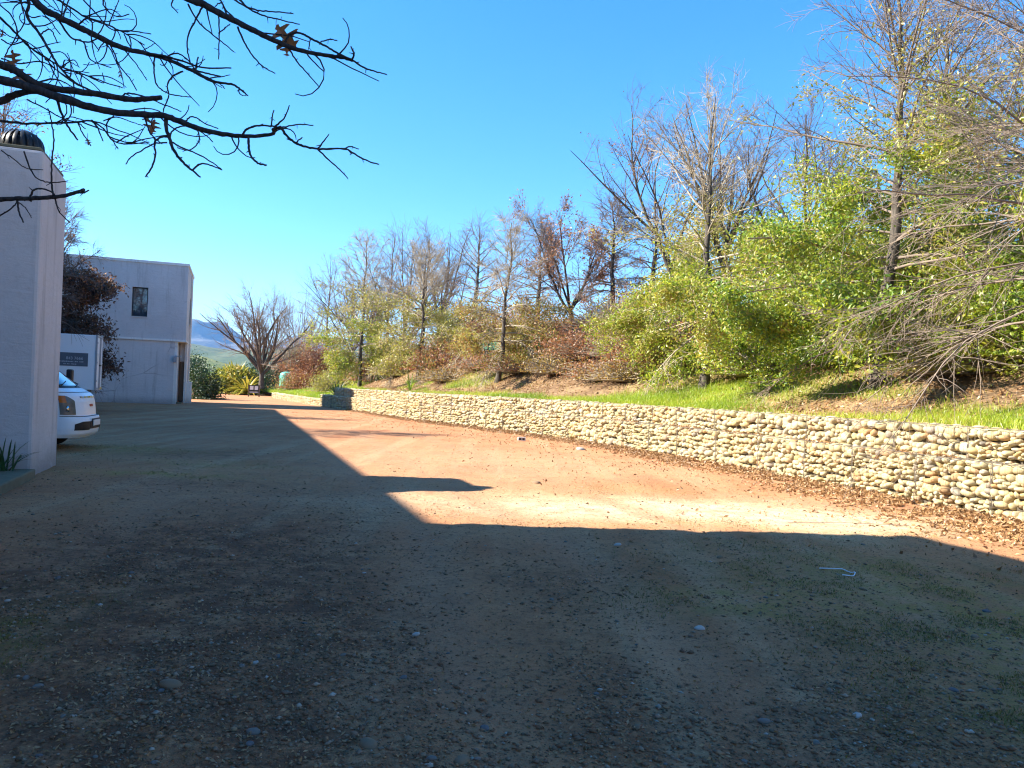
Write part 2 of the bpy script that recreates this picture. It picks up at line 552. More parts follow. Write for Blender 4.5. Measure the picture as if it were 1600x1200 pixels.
def track_mask(x, y):
    m = 0
    wob = (fbm(x * 0.4, y * 0.4, 61, 3) - 0.5) * 0.6
    for off in (0.0, 1.55, -3.1, 3.6):
        cx = np.interp(y, [0, 3.2, 9, 18, 40, 60], [0.35, 0.05, -1.2, -4.2, -11.5, -20]) + off + wob
        m = np.maximum(m, np.exp(-((x - cx) / 0.28) ** 2))
    return m * smooth(60, 30, y) * smooth(-3, 2, y)


gz = (fbm(GX * 0.5, GY * 0.5, 3, 3) - 0.5) * 0.035
near = smooth(30, 10, np.hypot(GX, GY))
gz = gz + ((fbm(GX * 3.0, GY * 3.0, 4, 4) - 0.5) * 0.022 + (fbm(GX * 8, GY * 8, 6, 2) - 0.5) * 0.024) * near
gz = gz * smooth(400, 60, np.hypot(GX, GY))
gz = gz - 0.010 * track_mask(GX, GY) * near                # worn wheel ruts


def ground_z(x, y):
    x = np.asarray(x, float); y = np.asarray(y, float)
    j = np.clip(np.searchsorted(gx, x) - 1, 0, len(gx) - 2); i = np.clip(np.searchsorted(gy, y) - 1, 0, len(gy) - 2)
    fx = (x - gx[j]) / (gx[j + 1] - gx[j]); fy = (y - gy[i]) / (gy[i + 1] - gy[i])
    return (gz[i, j] * (1 - fx) + gz[i, j + 1] * fx) * (1 - fy) + (gz[i + 1, j] * (1 - fx) + gz[i + 1, j + 1] * fx) * fy


def add_point_attr(me, name, vals):
    at = me.attributes.new(name, 'FLOAT', 'POINT')
    at.data.foreach_set('value', np.asarray(vals, np.float32).ravel())


def ground_material():
    t = NT('reddish_dirt'); co = t.geoco()
    n1 = t.noise(co, 0.55, 6, 0.62); n2 = t.noise(co, 3.2, 6, 0.65); n3 = t.noise(co, 22.0, 5, 0.7); n4 = t.noise(co, 90.0, 3, 0.7)
    trk = t.noise(t.n('Mapping', None, Vector=co, Rotation=(0, 0, math.radians(-19)), Scale=(1.7, 0.09, 1)).outputs[0], 1.0, 5, 0.6)
    c = t.mix(t.maprange(n1, 0.32, 0.7), (0.375, 0.152, 0.066), (0.475, 0.232, 0.106))
    c = t.mix(t.math('MULTIPLY', t.maprange(trk, 0.45, 0.7), 0.55), c, (0.50, 0.31, 0.17))
    c = t.mix(t.math('MULTIPLY', t.maprange(n2, 0.5, 0.75), 0.7), c, (0.20, 0.115, 0.066))
    c = t.mix(t.math('MULTIPLY', t.attr('yard_far'), 0.8), c, (0.33, 0.27, 0.12))
    pale = t.math('MULTIPLY', t.attr('pale'), t.maprange(n2, 0.3, 0.6, 0.35, 1.0))
    c = t.mix(pale, c, (0.62, 0.48, 0.30))
    c = t.mix(t.math('MULTIPLY', t.attr('track'), t.maprange(n2, 0.25, 0.6, 0.3, 0.7)), c, (0.44, 0.225, 0.12))
    dark = t.math('MULTIPLY', t.attr('dark'), t.maprange(t.math('ADD', t.math('MULTIPLY', n2, 0.6), t.math('MULTIPLY', n3, 0.4)), 0.36, 0.58, 0.1, 1.0))
    c = t.mix(t.math('MULTIPLY', t.maprange(n1, 0.55, 0.7), 0.4), c, (0.30, 0.12, 0.06))
    c = t.mix(dark, c, (0.15, 0.063, 0.030))
    moss = t.math('MULTIPLY', t.attr('moss'), t.maprange(t.math('ADD', t.math('MULTIPLY', n2, 0.5), t.math('MULTIPLY', n3, 0.5)), 0.42, 0.58))
    c = t.mix(moss, c, t.mix(n3, (0.23, 0.15, 0.026), (0.44, 0.32, 0.07)))
    c = t.mix(t.maprange(n3, 0.53, 0.66, 0.0, 0.75), c, (0.115, 0.060, 0.034))
    c = t.mix(t.maprange(n4, 0.62, 0.70, 0.0, 0.4), c, (0.46, 0.34, 0.23))
    c = t.mix(t.maprange(n4, 0.42, 0.33, 0.0, 0.75), c, (0.08, 0.044, 0.026))
    h = t.math('ADD', t.math('MULTIPLY', n3, 0.8), t.math('ADD', t.math('MULTIPLY', n4, 0.35), t.math('MULTIPLY', n2, 1.0)))
    return t.bsdf(c, 0.95, t.bump(h, 0.75, 0.03))


nx, ny = len(gx), len(gy)
idx = np.arange(nx * ny).reshape(ny, nx)
mb = MB()
mb.add(np.stack([GX, GY, gz], -1), np.stack([idx[:-1, :-1], idx[:-1, 1:], idx[1:, 1:], idx[1:, :-1]], -1).reshape(-1, 4))
ground = mb.build('ground', ground_material(), smooth_shade=True, kind='structure')
dk, ms, pl = yard_masks(GX, GY)
add_point_attr(ground.data, 'dark', dk); add_point_attr(ground.data, 'moss', ms); add_point_attr(ground.data, 'pale', pl)

add_point_attr(ground.data, 'track', track_mask(GX, GY))
add_point_attr(ground.data, 'yard_far', smooth(95, 130, GY) + smooth(-60, -90, GX))


# ------------------------------------------------------------------ the bank behind the wall
def bank_material():
    t = NT('bank_soil'); co = t.geoco()
    n1 = t.noise(co, 0.7, 6, 0.65); n2 = t.noise(co, 6.0, 6, 0.7); n3 = t.noise(co, 30.0, 4, 0.7)
    c = t.mix(t.maprange(n1, 0.35, 0.65), (0.17, 0.10, 0.052), (0.29, 0.19, 0.10))
    c = t.mix(t.maprange(n2, 0.45, 0.7), c, (0.11, 0.065, 0.035))
    g = t.math('MULTIPLY', t.attr('green'), t.maprange(n2, 0.35, 0.6, 0.4, 1.0))
    c = t.mix(g, c, t.mix(n3, (0.14, 0.22, 0.015), (0.26, 0.33, 0.03)))
    h = t.math('ADD', n2, t.math('MULTIPLY', n3, 0.5))
    return t.bsdf(c, 0.95, t.bump(h, 0.8, 0.06))


bs = np.r_[np.linspace(0.3, 14, 70), np.linspace(15, 60, 20), np.array([90, 150, 260, 400])]
bl = np.linspace(2, WALL_L - 1, 240)
BS, BL = np.meshgrid(bs, bl)
bp, bt, bn = wall_at(bl)
BX = bp[:, None, 0] + bn[:, None, 0] * BS; BY = bp[:, None, 1] + bn[:, None, 1] * BS
BZ = bank_h(BS, BL)


def green_mask(s, l):
    wd = np.interp(l, [l_of_y(v) for v in (3, 10.6, 11.4, 12.2, 14.2, 15.2, 18.6, 20, 23.5, 26, 33, 36, 44, 48)], [0.5, 0.5, 1.2, 1.9, 1.6, 0.5, 0.5, 2.2, 2.7, 1.3, 1.2, 0.4, 0.3, 1.0])
    a = smooth(wd * 1.35, wd * 0.75, s + (fbm(l * 0.8, s * 0.8, 21, 3) - 0.5) * 0.9)
    b = smooth(0.60, 0.68, fbm(l * 0.25, s * 0.35, 22, 3)) * smooth(4.5, 2, s) * 0.5
    far = smooth(L_END - 1, L_END + 4, l) * smooth(6.0, 1.5, s)
    mid = np.exp(-((l - l_of_y(21.5)) / 2.6) ** 2) * smooth(4.2, 2.6, s)
    return np.clip(np.maximum(np.maximum(a, b), np.maximum(far, mid)), 0, 1)


idx = np.arange(BX.size).reshape(BX.shape)
mb = MB()
mb.add(np.stack([BX, BY, BZ], -1), np.stack([idx[:-1, :-1], idx[:-1, 1:], idx[1:, 1:], idx[1:, :-1]], -1).reshape(-1, 4))
bank = mb.build('bank', bank_material(), smooth_shade=True, kind='structure')
add_point_attr(bank.data, 'green', green_mask(BS, BL))


# ------------------------------------------------------------------ hills and mountain
def ridge(name, material, dist, depth, width, prof, seed, res=(220, 60), rough=0.12, x0=None):
    u = np.linspace(-width, width, res[0]); v = np.linspace(0, 1, res[1])
    U, Vv = np.meshgrid(u, v)
    hh = prof(U)
    rid = 1 - np.abs(2 * fbm(U / width * 14 + seed, Vv * 4 + seed, seed, 5) - 1)
    Z = hh * np.sin(np.clip(Vv, 0, 1) * math.pi) ** 0.8 * (1 - rough + rough * 2 * (rid - 0.4))
    Y = dist + (Vv - 0.5) * depth + (fbm(U / width * 6, Vv, seed + 3, 3) - 0.5) * depth * 0.25
    idx = np.arange(U.size).reshape(U.shape)
    mb = MB()
    mb.add(np.stack([U, Y, Z - 2], -1), np.stack([idx[:-1, :-1], idx[:-1, 1:], idx[1:, 1:], idx[1:, :-1]], -1).reshape(-1, 4))
    return mb.build(name, material, smooth_shade=True, kind='structure')


def rock_material():
    t = NT('mountain_rock'); co = t.geoco()
    n = t.noise(co, 0.004, 8, 0.65); st = t.noise(t.n('Mapping', None, Vector=co, Scale=(1, 1, 0.15)).outputs[0], 0.010, 6, 0.7)
    c = t.mix(t.maprange(n, 0.4, 0.6), (0.055, 0.06, 0.06), (0.11, 0.10, 0.095))
    c = t.mix(t.math('MULTIPLY', t.maprange(st, 0.64, 0.70), 0.7), c, (0.40, 0.38, 0.36))
    return t.bsdf(c, 0.95, t.bump(n, 1.0, 40))


def hill_material(name, a, b, c2, sc):
    t = NT(name); co = t.geoco()
    n = t.noise(co, sc, 6, 0.65); m = t.noise(co, sc * 6, 5, 0.7)
    c = t.mix(t.maprange(n, 0.42, 0.58), a, b)
    c = t.mix(t.maprange(m, 0.5, 0.62, 0, 0.8), c, c2)
    return t.bsdf(c, 0.95, t.bump(m, 1.0, 3))


def mtn(U):
    base = 330 + 130 * np.exp(-((U + 2620) / 330) ** 2) + 60 * np.exp(-((U + 1500) / 500) ** 2) + 160 * np.exp(-((U + 4300) / 900) ** 2)
    return base + (fbm(U / 260.0, U * 0 + 3, 9, 5) - 0.5) * 110


ridge('mountain', rock_material(), 6400, 2600, 7600, mtn, 31, (300, 44), 0.35)
ridge('far_hill', hill_material('far_hill_scrub', (0.06, 0.085, 0.03), (0.10, 0.115, 0.05), (0.035, 0.05, 0.022), 0.01), 2300, 1300, 3600,
      lambda U: 118 + 18 * np.sin(U / 500.0) + (fbm(U / 200.0, U * 0, 13, 4) - 0.5) * 36, 5, (200, 24), 0.15)
ridge('green_hill', hill_material('green_hill_pasture', (0.14, 0.17, 0.05), (0.20, 0.21, 0.075), (0.06, 0.085, 0.03), 0.02), 620, 420, 1500,
      lambda U: 13 + 14 * np.clip((-U - 240) / 40.0, -0.5, 1) + (fbm(U / 90.0, U * 0, 15, 4) - 0.5) * 4, 8, (200, 24), 0.1)

# the air between here and the mountain
mb = MB(); mb.box(-12500, 12500, -12500, 12500, -3.2, 900)
hz = NT('haze_air')
pv = hz.n('VolumePrincipled', None, Color=(0.24, 0.52, 1.0), Density=0.000065, Anisotropy=0.2)
hz.t.links.new(pv.outputs[0], hz.out.inputs['Volume'])
haze = mb.build('haze', hz.m, kind='stuff')
scn.cycles.volume_bounces = 0
# ------------------------------------------------------------------ stones
def ico(sub):
    t = (1 + 5 ** 0.5) / 2
    V = np.array([(-1, t, 0), (1, t, 0), (-1, -t, 0), (1, -t, 0), (0, -1, t), (0, 1, t), (0, -1, -t), (0, 1, -t), (t, 0, -1), (t, 0, 1), (-t, 0, -1), (-t, 0, 1)], float)
    F = [(0, 11, 5), (0, 5, 1), (0, 1, 7), (0, 7, 10), (0, 10, 11), (1, 5, 9), (5, 11, 4), (11, 10, 2), (10, 7, 6), (7, 1, 8),
         (3, 9, 4), (3, 4, 2), (3, 2, 6), (3, 6, 8), (3, 8, 9), (4, 9, 5), (2, 4, 11), (6, 2, 10), (8, 6, 7), (9, 8, 1)]
    V = norm(V)
    for _ in range(sub):
        V = list(V); cache = {}; G = []

        def mid(a, b):
            k = (min(a, b), max(a, b))
            if k not in cache:
                m = (V[a] + V[b]); V.append(m / np.linalg.norm(m)); cache[k] = len(V) - 1
            return cache[k]
        for a, b, c in F:
            ab, bc, ca = mid(a, b), mid(b, c), mid(c, a)
            G += [(a, ab, ca), (b, bc, ab), (c, ca, bc), (ab, bc, ca)]
        F = G; V = np.array(V)
    return np.array(V), np.array(F)


ICO0 = ico(0); ICO1 = ico(1)


def stone_shape(base, seed, sq=0.76):
    r = np.random.default_rng(seed)
    V = base[0].copy()
    V = np.sign(V) * np.abs(V) ** sq                    # a little boxy
    for _ in range(3):
        d = norm(r.normal(size=3)); k = r.uniform(0.1, 0.28)
        V += d * k * np.clip(V @ d, -0.5, 1)[:, None] * r.choice([-1, 1])
    V *= 1 + r.normal(0, 0.035, (len(V), 1))
    return V / np.abs(V).max(0)


def rotm(ax_, a):
    c, s = math.cos(a), math.sin(a)
    return {'x': np.array([[1, 0, 0], [0, c, -s], [0, s, c]]), 'y': np.array([[c, 0, s], [0, 1, 0], [-s, 0, c]]), 'z': np.array([[c, -s, 0], [s, c, 0], [0, 0, 1]])}[ax_]


stone_meshes = []
for i in range(14):
    m_ = MB(); m_.add(stone_shape(ICO1, 100 + i), ICO1[1])
    me = m_.mesh('stone', True); me.materials.append(M['stone'])
    stone_meshes.append(me)
STONE_V1 = [stone_shape(ICO1, 100 + i) for i in range(14)]
STONE_V0 = [stone_shape(ICO0, 200 + i) for i in range(8)]


def layout_stones(l0, l1, z0, z1, back, r, top=True, scale=1.0):
    """river stones stacked in wire baskets: centre (l, s, z), half sizes, roll"""
    out = []
    seams = [l0]
    while seams[-1] < l1 - 2.2:
        seams.append(seams[-1] + r.uniform(1.15, 1.75))
    seams.append(l1)
    for a, b in zip(seams[:-1], seams[1:]):
        big = r.uniform(0.75, 1.3) * scale
        z = z0
        while z < z1 - 0.025:
            rh = r.uniform(0.066, 0.112) * big
            if z + rh > z1 - 0.05:
                rh = z1 - z
            l = a + r.uniform(-0.02, 0.03)
            ph = r.uniform(0, 6)
            while l < b - 0.03:
                w = rh * r.uniform(0.8, 1.95)
                w = min(w, b - l + 0.02)
                zz = z + rh / 2 + 0.024 * math.sin(l * 4 + ph) + r.normal(0, 0.014)
                h = rh * r.uniform(0.48, 0.63)
                big1 = r.random() < 0.12
                out.append((l + w / 2, back + 0.085 + r.normal(0, 0.026), min(zz, z1 - h * 0.7), w * 0.54 * (1.3 if big1 else 1), r.uniform(0.085, 0.12), h * (1.42 if big1 else 1), r.normal(0, 0.32)))
                l += w * 0.98
            z += rh * 0.96
        if top:
            for row in range(2):
                l = a
                while l < b:
                    w = r.uniform(0.09, 0.2)
                    out.append((l + w / 2, back + 0.22 + row * 0.17 + r.normal(0, 0.02), z1 - 0.025 + r.normal(0, 0.012), w * 0.52, 0.09, r.uniform(0.035, 0.055), r.normal(0, 0.1)))
                    l += w
    return out, seams


def stone_xform(st, r, extra=0.0):
    l, s, z, hw, hd, hh, roll = st
    p, t, nm = wall_at(l)
    B = np.array([[t[0], nm[0], 0], [t[1], nm[1], 0], [0, 0, 1.0]])
    R = B @ rotm('y', roll) @ rotm('z', r.normal(0, 0.12)) @ np.diag([hw, hd, hh])
    return R, np.array([p[0] + nm[0] * s, p[1] + nm[1] * s, z])


def gabion(name, label, courses, l_list, near_limit, seed, core_boxes, wire_step, wire_max_l):
    r = np.random.default_rng(seed)
    root = thing(name, label, 'stone wall')
    P0, _, _ = wall_at(l_list[0])
    allst = []; wires = MB()
    for (l0, l1, z0, z1, back) in courses:
        st, seams = layout_stones(l0, l1, z0, z1, back, r)
        allst += st
        for sm in seams:                                 # laced edges between the baskets
            for dl in (-0.012, 0.012):
                p, t, nm = wall_at(sm + dl)
                q = p + nm * (back - 0.03)
                wires.tube([(q[0], q[1], z0), (q[0], q[1], z1 + 0.02)], 0.0055, 4, False)
        L = np.arange(l0, min(l1, wire_max_l), 0.3)
        if len(L) > 1:
            p, t, nm = wall_at(L)
            for zz, rr in ((z0 + 0.02, 0.006), (z1 + 0.015, 0.006)):
                q = p + nm * (back - 0.03)
                wires.tube(np.c_[q, np.full(len(q), zz)], rr, 4, False)
            for zz in np.arange(z0 + 0.1, z1, wire_step):
                q = p + nm * (back - 0.032)
                wires.tube(np.c_[q, np.full(len(q), zz)], 0.0016, 3, False)
            Lv = np.arange(l0, min(l1, l_list[0] + 22), wire_step)
            for l in Lv:
                p, t, nm = wall_at(l); q = p + nm * (back - 0.032)
                wires.tube([(q[0], q[1], z0), (q[0], q[1], z1)], 0.0016, 3, False)
    # which stones show largest: those nearest to the camera that are inside the frame
    def dist(st):
        p, t, nm = wall_at(st[0])
        col = 800 + 1200 * p[0] / max(p[1], 0.1)
        return p[1] + (50 if (col > 1625 or p[1] < 5) else 0) - (st[3] * st[5]) * 120
    order = sorted(range(len(allst)), key=lambda i: dist(allst[i]))
    ind = set(order[:near_limit])
    fill = MB()
    for i, st in enumerate(allst):
        R, c = stone_xform(st, r)
        if i in ind:
            o = link('stone', stone_meshes[int(r.integers(14))], root)
            o.matrix_world = Matrix([[R[0, 0], R[0, 1], R[0, 2], c[0]], [R[1, 0], R[1, 1], R[1, 2], c[1]], [R[2, 0], R[2, 1], R[2, 2], c[2]], [0, 0, 0, 1]])
        else:
            y = c[1]
            if 9 < y < 17:
                V, F = STONE_V1[int(r.integers(14))], ICO1[1]
            else:
                V, F = STONE_V0[int(r.integers(8))], ICO0[1]
            fill.add(V @ R.T + c, F, r.random())
    f = fill.build('stone_fill', M['stone_fill'], root, True, kind='stuff')
    core = MB()
    for (l0, l1, z0, z1, s0, s1) in core_boxes:
        L = np.linspace(l0, l1, max(2, int((l1 - l0) / 0.5)))
        p, t, nm = wall_at(L)
        ring = np.stack([np.c_[p + nm * s0, np.full(len(L), z0)], np.c_[p + nm * s0, np.full(len(L), z1)], np.c_[p + nm * s1, np.full(len(L), z1)], np.c_[p + nm * s1, np.full(len(L), z0)]], 1)
        idx = np.arange(len(L) * 4).reshape(len(L), 4)
        F = np.stack([idx[:-1], np.roll(idx, -1, 1)[:-1], np.roll(idx, -1, 1)[1:], idx[1:]], -1).reshape(-1, 4)
        core.add(ring.reshape(-1, 3), F)
        core.add(ring[0], [(0, 1, 2, 3)]); core.add(ring[-1], [(3, 2, 1, 0)])
    core.build('shade_dark_core', M['core'], root)
    wires.build('wire_mesh', M['rusty'], root)
    return root


LA = l_of_y(2.0)
gabion('gabion_wall', 'long two-tier gabion wall of pale river stones curving along the dirt yard',
       [(LA, L_END, -0.02, 0.80, 0.0), (LA, L_END, 0.80, 1.29, 0.16)], [LA], 300, 41,
       [(LA, L_END - 0.08, -0.3, 0.745, 0.10, 0.8), (LA, L_END - 0.08, 0.745, 1.235, 0.26, 0.85)], 0.10, l_of_y(36))
LB = L_END + 0.15
gabion('low_gabion_wall', 'low single-tier gabion wall in front of bright grass where the yard bends away',
       [(LB, LB + 2.6, -0.02, 0.80, 0.0), (LB + 2.6, L_LOW1, -0.02, 0.48, 0.0)], [LB], 0, 42,
       [(LB + .05, LB + 2.6, -0.3, 0.75, 0.10, 0.8), (LB + 2.6, L_LOW1, -0.3, 0.43, 0.10, 0.8)], 0.2, LB + 1)
# ------------------------------------------------------------------ buildings (all share one grid, turned 20 degrees)
YARD_ROT = math.radians(19.94)
P0 = np.array([-7.2, 11.6])
A = np.array([math.cos(YARD_ROT), math.sin(YARD_ROT)]); B = np.array([-A[1], A[0]])


def loc(x, y, z=0.0):
    q = P0 + A * x + B * y
    return (q[0], q[1], z)


def box_part(name, mat, parent, x0, x1, y0, y1, z0, z1, bevel=0.0, label=None):
    o = MB().box(x0, x1, y0, y1, z0, z1).build(name, mat, parent, bevel=bevel)
    if label:
        o['label'] = label
    return o


def wall_with_holes(mat, parent, name, axis, at, thick, u0, u1, z0, z1, holes, bevel=0.0):
    """a wall slab in the plane x=at or y=at with rectangular openings (u0,u1,z0,z1)"""
    mb = MB()
    us = sorted({u0, u1} | {h[0] for h in holes} | {h[1] for h in holes}); zs = sorted({z0, z1} | {h[2] for h in holes} | {h[3] for h in holes})
    for i in range(len(us) - 1):
        for j in range(len(zs) - 1):
            cu, cz = (us[i] + us[i + 1]) / 2, (zs[j] + zs[j + 1]) / 2
            if any(h[0] < cu < h[1] and h[2] < cz < h[3] for h in holes):
                continue
            if axis == 'y':
                mb.box(us[i], us[i + 1], at, at + thick, zs[j], zs[j + 1])
            else:
                mb.box(at - thick, at, us[i], us[i + 1], zs[j], zs[j + 1])
    return mb.build(name, mat, parent)


def window(parent, axis, at, u0, u1, z0, z1, inset=0.14, sill=True):
    """frame, pane and sill in a wall opening; outside is -y for axis y and +x for axis x"""
    f = MB(); w = 0.06

    def bx(mb, a, b, c, d, e0, e1):
        if axis == 'y':
            mb.box(a, b, at + e0, at + e1, c, d)
        else:
            mb.box(at - e1, at - e0, a, b, c, d)
    bx(f, u0, u0 + w, z0, z1, inset, inset + 0.06); bx(f, u1 - w, u1, z0, z1, inset, inset + 0.06)
    bx(f, u0 + w, u1 - w, z0, z0 + w, inset, inset + 0.06); bx(f, u0 + w, u1 - w, z1 - w, z1, inset, inset + 0.06)
    fr = f.build('window', M['dark_frame'], parent)
    g = MB(); bx(g, u0 + w, u1 - w, z0 + w, z1 - w, inset + 0.025, inset + 0.037)
    g.build('pane', M['glass'], fr)
    if sill:
        s = MB(); bx(s, u0 - 0.04, u1 + 0.04, z0 - 0.06, z0 - 0.002, -0.04, inset)
        s.build('sill', M['plaster'], fr)
    return fr


# --- the two-storey building at the end of the yard
fb = thing('building', 'two-storey grey plastered building with one small upper window at the end of the yard', 'building', loc(0, 0), YARD_ROT)
X1, YF, YB, HF = 0.10, 35.5, 41.5, 8.25
LEDGE = 3.66
wall_with_holes(M['plaster'], fb, 'upper_wall', 'y', YF, 0.3, -14, X1, LEDGE + 0.12, HF - 0.16, [(-2.83, -2.0, 5.0, 6.68)])
wall_with_holes(M['plaster'], fb, 'side_wall', 'x', X1, 0.3, YF + 0.3, YB, LEDGE + 0.12, HF - 0.16, [(38.2, 39.2, 4.9, 6.5)])
wd = window(fb, 'y', YF, -2.83, -2.0, 5.0, 6.68, 0.16, sill=True)
wd['label'] = 'tall narrow window on the upper storey'
window(fb, 'x', X1, 38.2, 39.2, 4.9, 6.5, 0.16)
box_part('upper_floor', M['plaster'], fb, -13.9, X1 - 0.31, YF + 0.31, YB - 0.3, LEDGE + 0.12, LEDGE + 0.3)
box_part('back_wall', M['plaster'], fb, -14, X1 - 0.3, YB - 0.3, YB, 0, HF - 0.16)
box_part('ledge', M['plaster_pale'], fb, -14, X1 + 0.03, YF - 0.03, YB, LEDGE, LEDGE + 0.118)
mb = MB(); mb.box(-14, X1 + 0.05, YF - 0.05, YF + 0.32, HF - 0.16, HF); mb.box(X1 - 0.32, X1 + 0.05, YF + 0.32, YB + 0.04, HF - 0.16, HF); mb.box(-14, X1 - 0.32, YB - 0.32, YB + 0.04, HF - 0.16, HF)
mb.build('coping', M['coping'], fb, bevel=0.015)
box_part('roof', M['concrete'], fb, -13.9, X1 - 0.33, YF + 0.33, YB - 0.33, HF - 0.5, HF - 0.35)
XL = -0.42
box_part('lower_wall', M['plaster'], fb, -14, XL - 0.06, YF + 0.06, YF + 0.4, -0.2, LEDGE - 0.003)
box_part('jamb', M['plaster_pale'], fb, XL - 0.058, XL + 0.10, YF + 0.10, YF + 0.62, -0.2, LEDGE - 0.003, label='pale plastered door jamb')
box_part('recess_wall', M['plaster'], fb, -3.0, XL - 0.3, YF + 2.2, YF + 2.4, -0.2, LEDGE - 0.003)
# the entrance seen edge-on
dr = box_part('door', M['glass'], fb, XL - 0.62, XL + 0.04, YF + 1.30, YF + 1.35, 0.12, 3.45, label='dark glazed entrance door')
mb = MB(); mb.box(XL + 0.05, XL + 0.11, YF + 1.28, YF + 1.37, 0.1, 3.5); mb.box(XL - 0.62, XL + 0.05, YF + 1.28, YF + 1.37, 3.46, 3.52); mb.build('door_frame', M['sign_white'], dr)
mb = MB(); mb.tube([(XL - 0.02, YF + 1.25, 1.0), (XL - 0.02, YF + 1.25, 1.4)], 0.012, 6); mb.build('handle', M['steel'], dr)
sh = box_part('shutter', M['wood'], fb, XL + 0.125, X1 - 0.13, YF + 2.0, YF + 2.06, 0.14, 2.52, label='brown slatted timber shutter beside the entrance')
for i in range(14):
    MB().box(XL + 0.15, X1 - 0.16, YF + 1.985, YF + 1.998, 0.22 + i * 0.16, 0.33 + i * 0.16).build('slat', M['wood'], sh)
box_part('overpanel', M['plaster'], fb, XL + 0.125, X1 - 0.13, YF + 2.0, YF + 2.08, 2.56, LEDGE - 0.003)
box_part('pilaster', M['plaster_pale'], fb, X1 - 0.125, X1, YF + 1.9, YF + 3.2, -0.2, LEDGE - 0.003)
box_part('side_wall', M['plaster'], fb, X1 - 0.3, X1 - 0.003, YF + 3.2, YB - 0.31, -0.2, LEDGE - 0.003)
box_part('buttress', M['plaster_pale'], fb, X1 - 0.10, X1 + 0.30, YF + 2.4, YF + 3.1, -0.2, 1.32, 0.03, label='short buttress at the foot of the corner')
box_part('threshold', M['concrete'], fb, XL - 0.9, X1 - 0.13, YF + 0.64, YF + 1.98, -0.1, 0.07)
mb = MB(); mb.tube([(X1 + 0.06, YF + 3.4, 0.2), (X1 + 0.06, YF + 3.4, LEDGE + 0.1), (X1 + 0.06, YF + 3.4, HF - 0.25)], 0.045, 8); mb.build('downpipe', M['plaster_pale'], fb)
wl = thing('wall_lamp', 'small grey bulkhead lamp on the door jamb of the end building', 'lamp', loc(XL + 0.02, YF + 0.06, 2.78), YARD_ROT)
box_part('bracket', M['steel'], wl, -0.05, 0.32, -0.10, 0.0, 0.0, 0.06); box_part('lamp_shade', M['steel'], wl, -0.11, 0.06, -0.20, -0.005, -0.34, -0.005, 0.02)

# --- the long wing set back along the yard, and the near wing whose shadow covers the ground
lw = thing('long_building', 'long plastered wing set back behind the parked vehicles', 'building', loc(0, 0), YARD_ROT)
XLW, HLW = -8.9, 10.4
wall_with_holes(M['plaster'], lw, 'front_wall', 'x', XLW, 0.3, -2.9, YF - 0.06, -0.2, HLW - 0.16,
                [(3 + 7.5 * i, 5.4 + 7.5 * i, 0.0, 3.0) for i in range(4)] + [(3.4 + 7.5 * i, 4.6 + 7.5 * i, 5.6, 7.4) for i in range(4)])
for i in range(4):
    d = box_part('garage_door', M['wood'], lw, XLW - 0.26, XLW - 0.18, 3.003 + 7.5 * i, 5.397 + 7.5 * i, 0.0, 2.997)
    window(lw, 'x', XLW, 3.4 + 7.5 * i, 4.6 + 7.5 * i, 5.6, 7.4)
box_part('back_wall', M['plaster'], lw, XLW - 9.4, XLW - 9.1, -2.9, YF - 0.06, -0.2, HLW - 0.16)
box_part('roof', M['concrete'], lw, XLW - 9.1, XLW - 0.3, -2.9, YF - 0.06, HLW - 0.6, HLW - 0.4)
box_part('end_wall', M['plaster'], lw, XLW - 9.1, XLW - 0.3, YF - 0.36, YF - 0.065, HF, HLW - 0.4)
mb = MB(); mb.box(XLW - 0.33, XLW + 0.05, -2.9, YF, HLW - 0.158, HLW); mb.box(XLW - 9.45, XLW - 9.07, -2.9, YF, HLW - 0.158, HLW); mb.build('coping', M['coping'], lw)

nw = thing('near_building', 'tall plastered wing beside the camera that shades the gravel', 'building', loc(0, 0), YARD_ROT)
XN, YN, HN = -0.34, -2.96, 8.25
wall_with_holes(M['plaster'], nw, 'front_wall', 'x', XN, 0.3, YN - 26, YN, -0.2, HN - 0.16, [(YN - 23 + 5 * i, YN - 21.6 + 5 * i, 4.9, 6.6) for i in range(4)])
for i in range(4):
    window(nw, 'x', XN, YN - 23 + 5 * i, YN - 21.6 + 5 * i, 4.9, 6.6)
box_part('end_wall', M['plaster'], nw, -12, XN - 0.302, YN - 0.3, YN, -0.2, HN - 0.16)
box_part('back_wall', M['plaster'], nw, -12, -11.7, YN - 26, YN - 0.302, -0.2, HN - 0.16)
box_part('far_end_wall', M['plaster'], nw, -11.7, XN - 0.302, YN - 26, YN - 25.7, -0.2, HN - 0.16)
box_part('roof', M['concrete'], nw, -11.7, XN - 0.3, YN - 25.7, YN - 0.3, HN - 0.5, HN - 0.35)
mb = MB(); mb.box(XN - 0.34, XN + 0.04, YN - 26, YN + 0.03, HN - 0.158, HN); mb.box(-12.02, XN - 0.34, YN - 0.34, YN + 0.03, HN - 0.158, HN); mb.build('coping', M['coping'], nw)

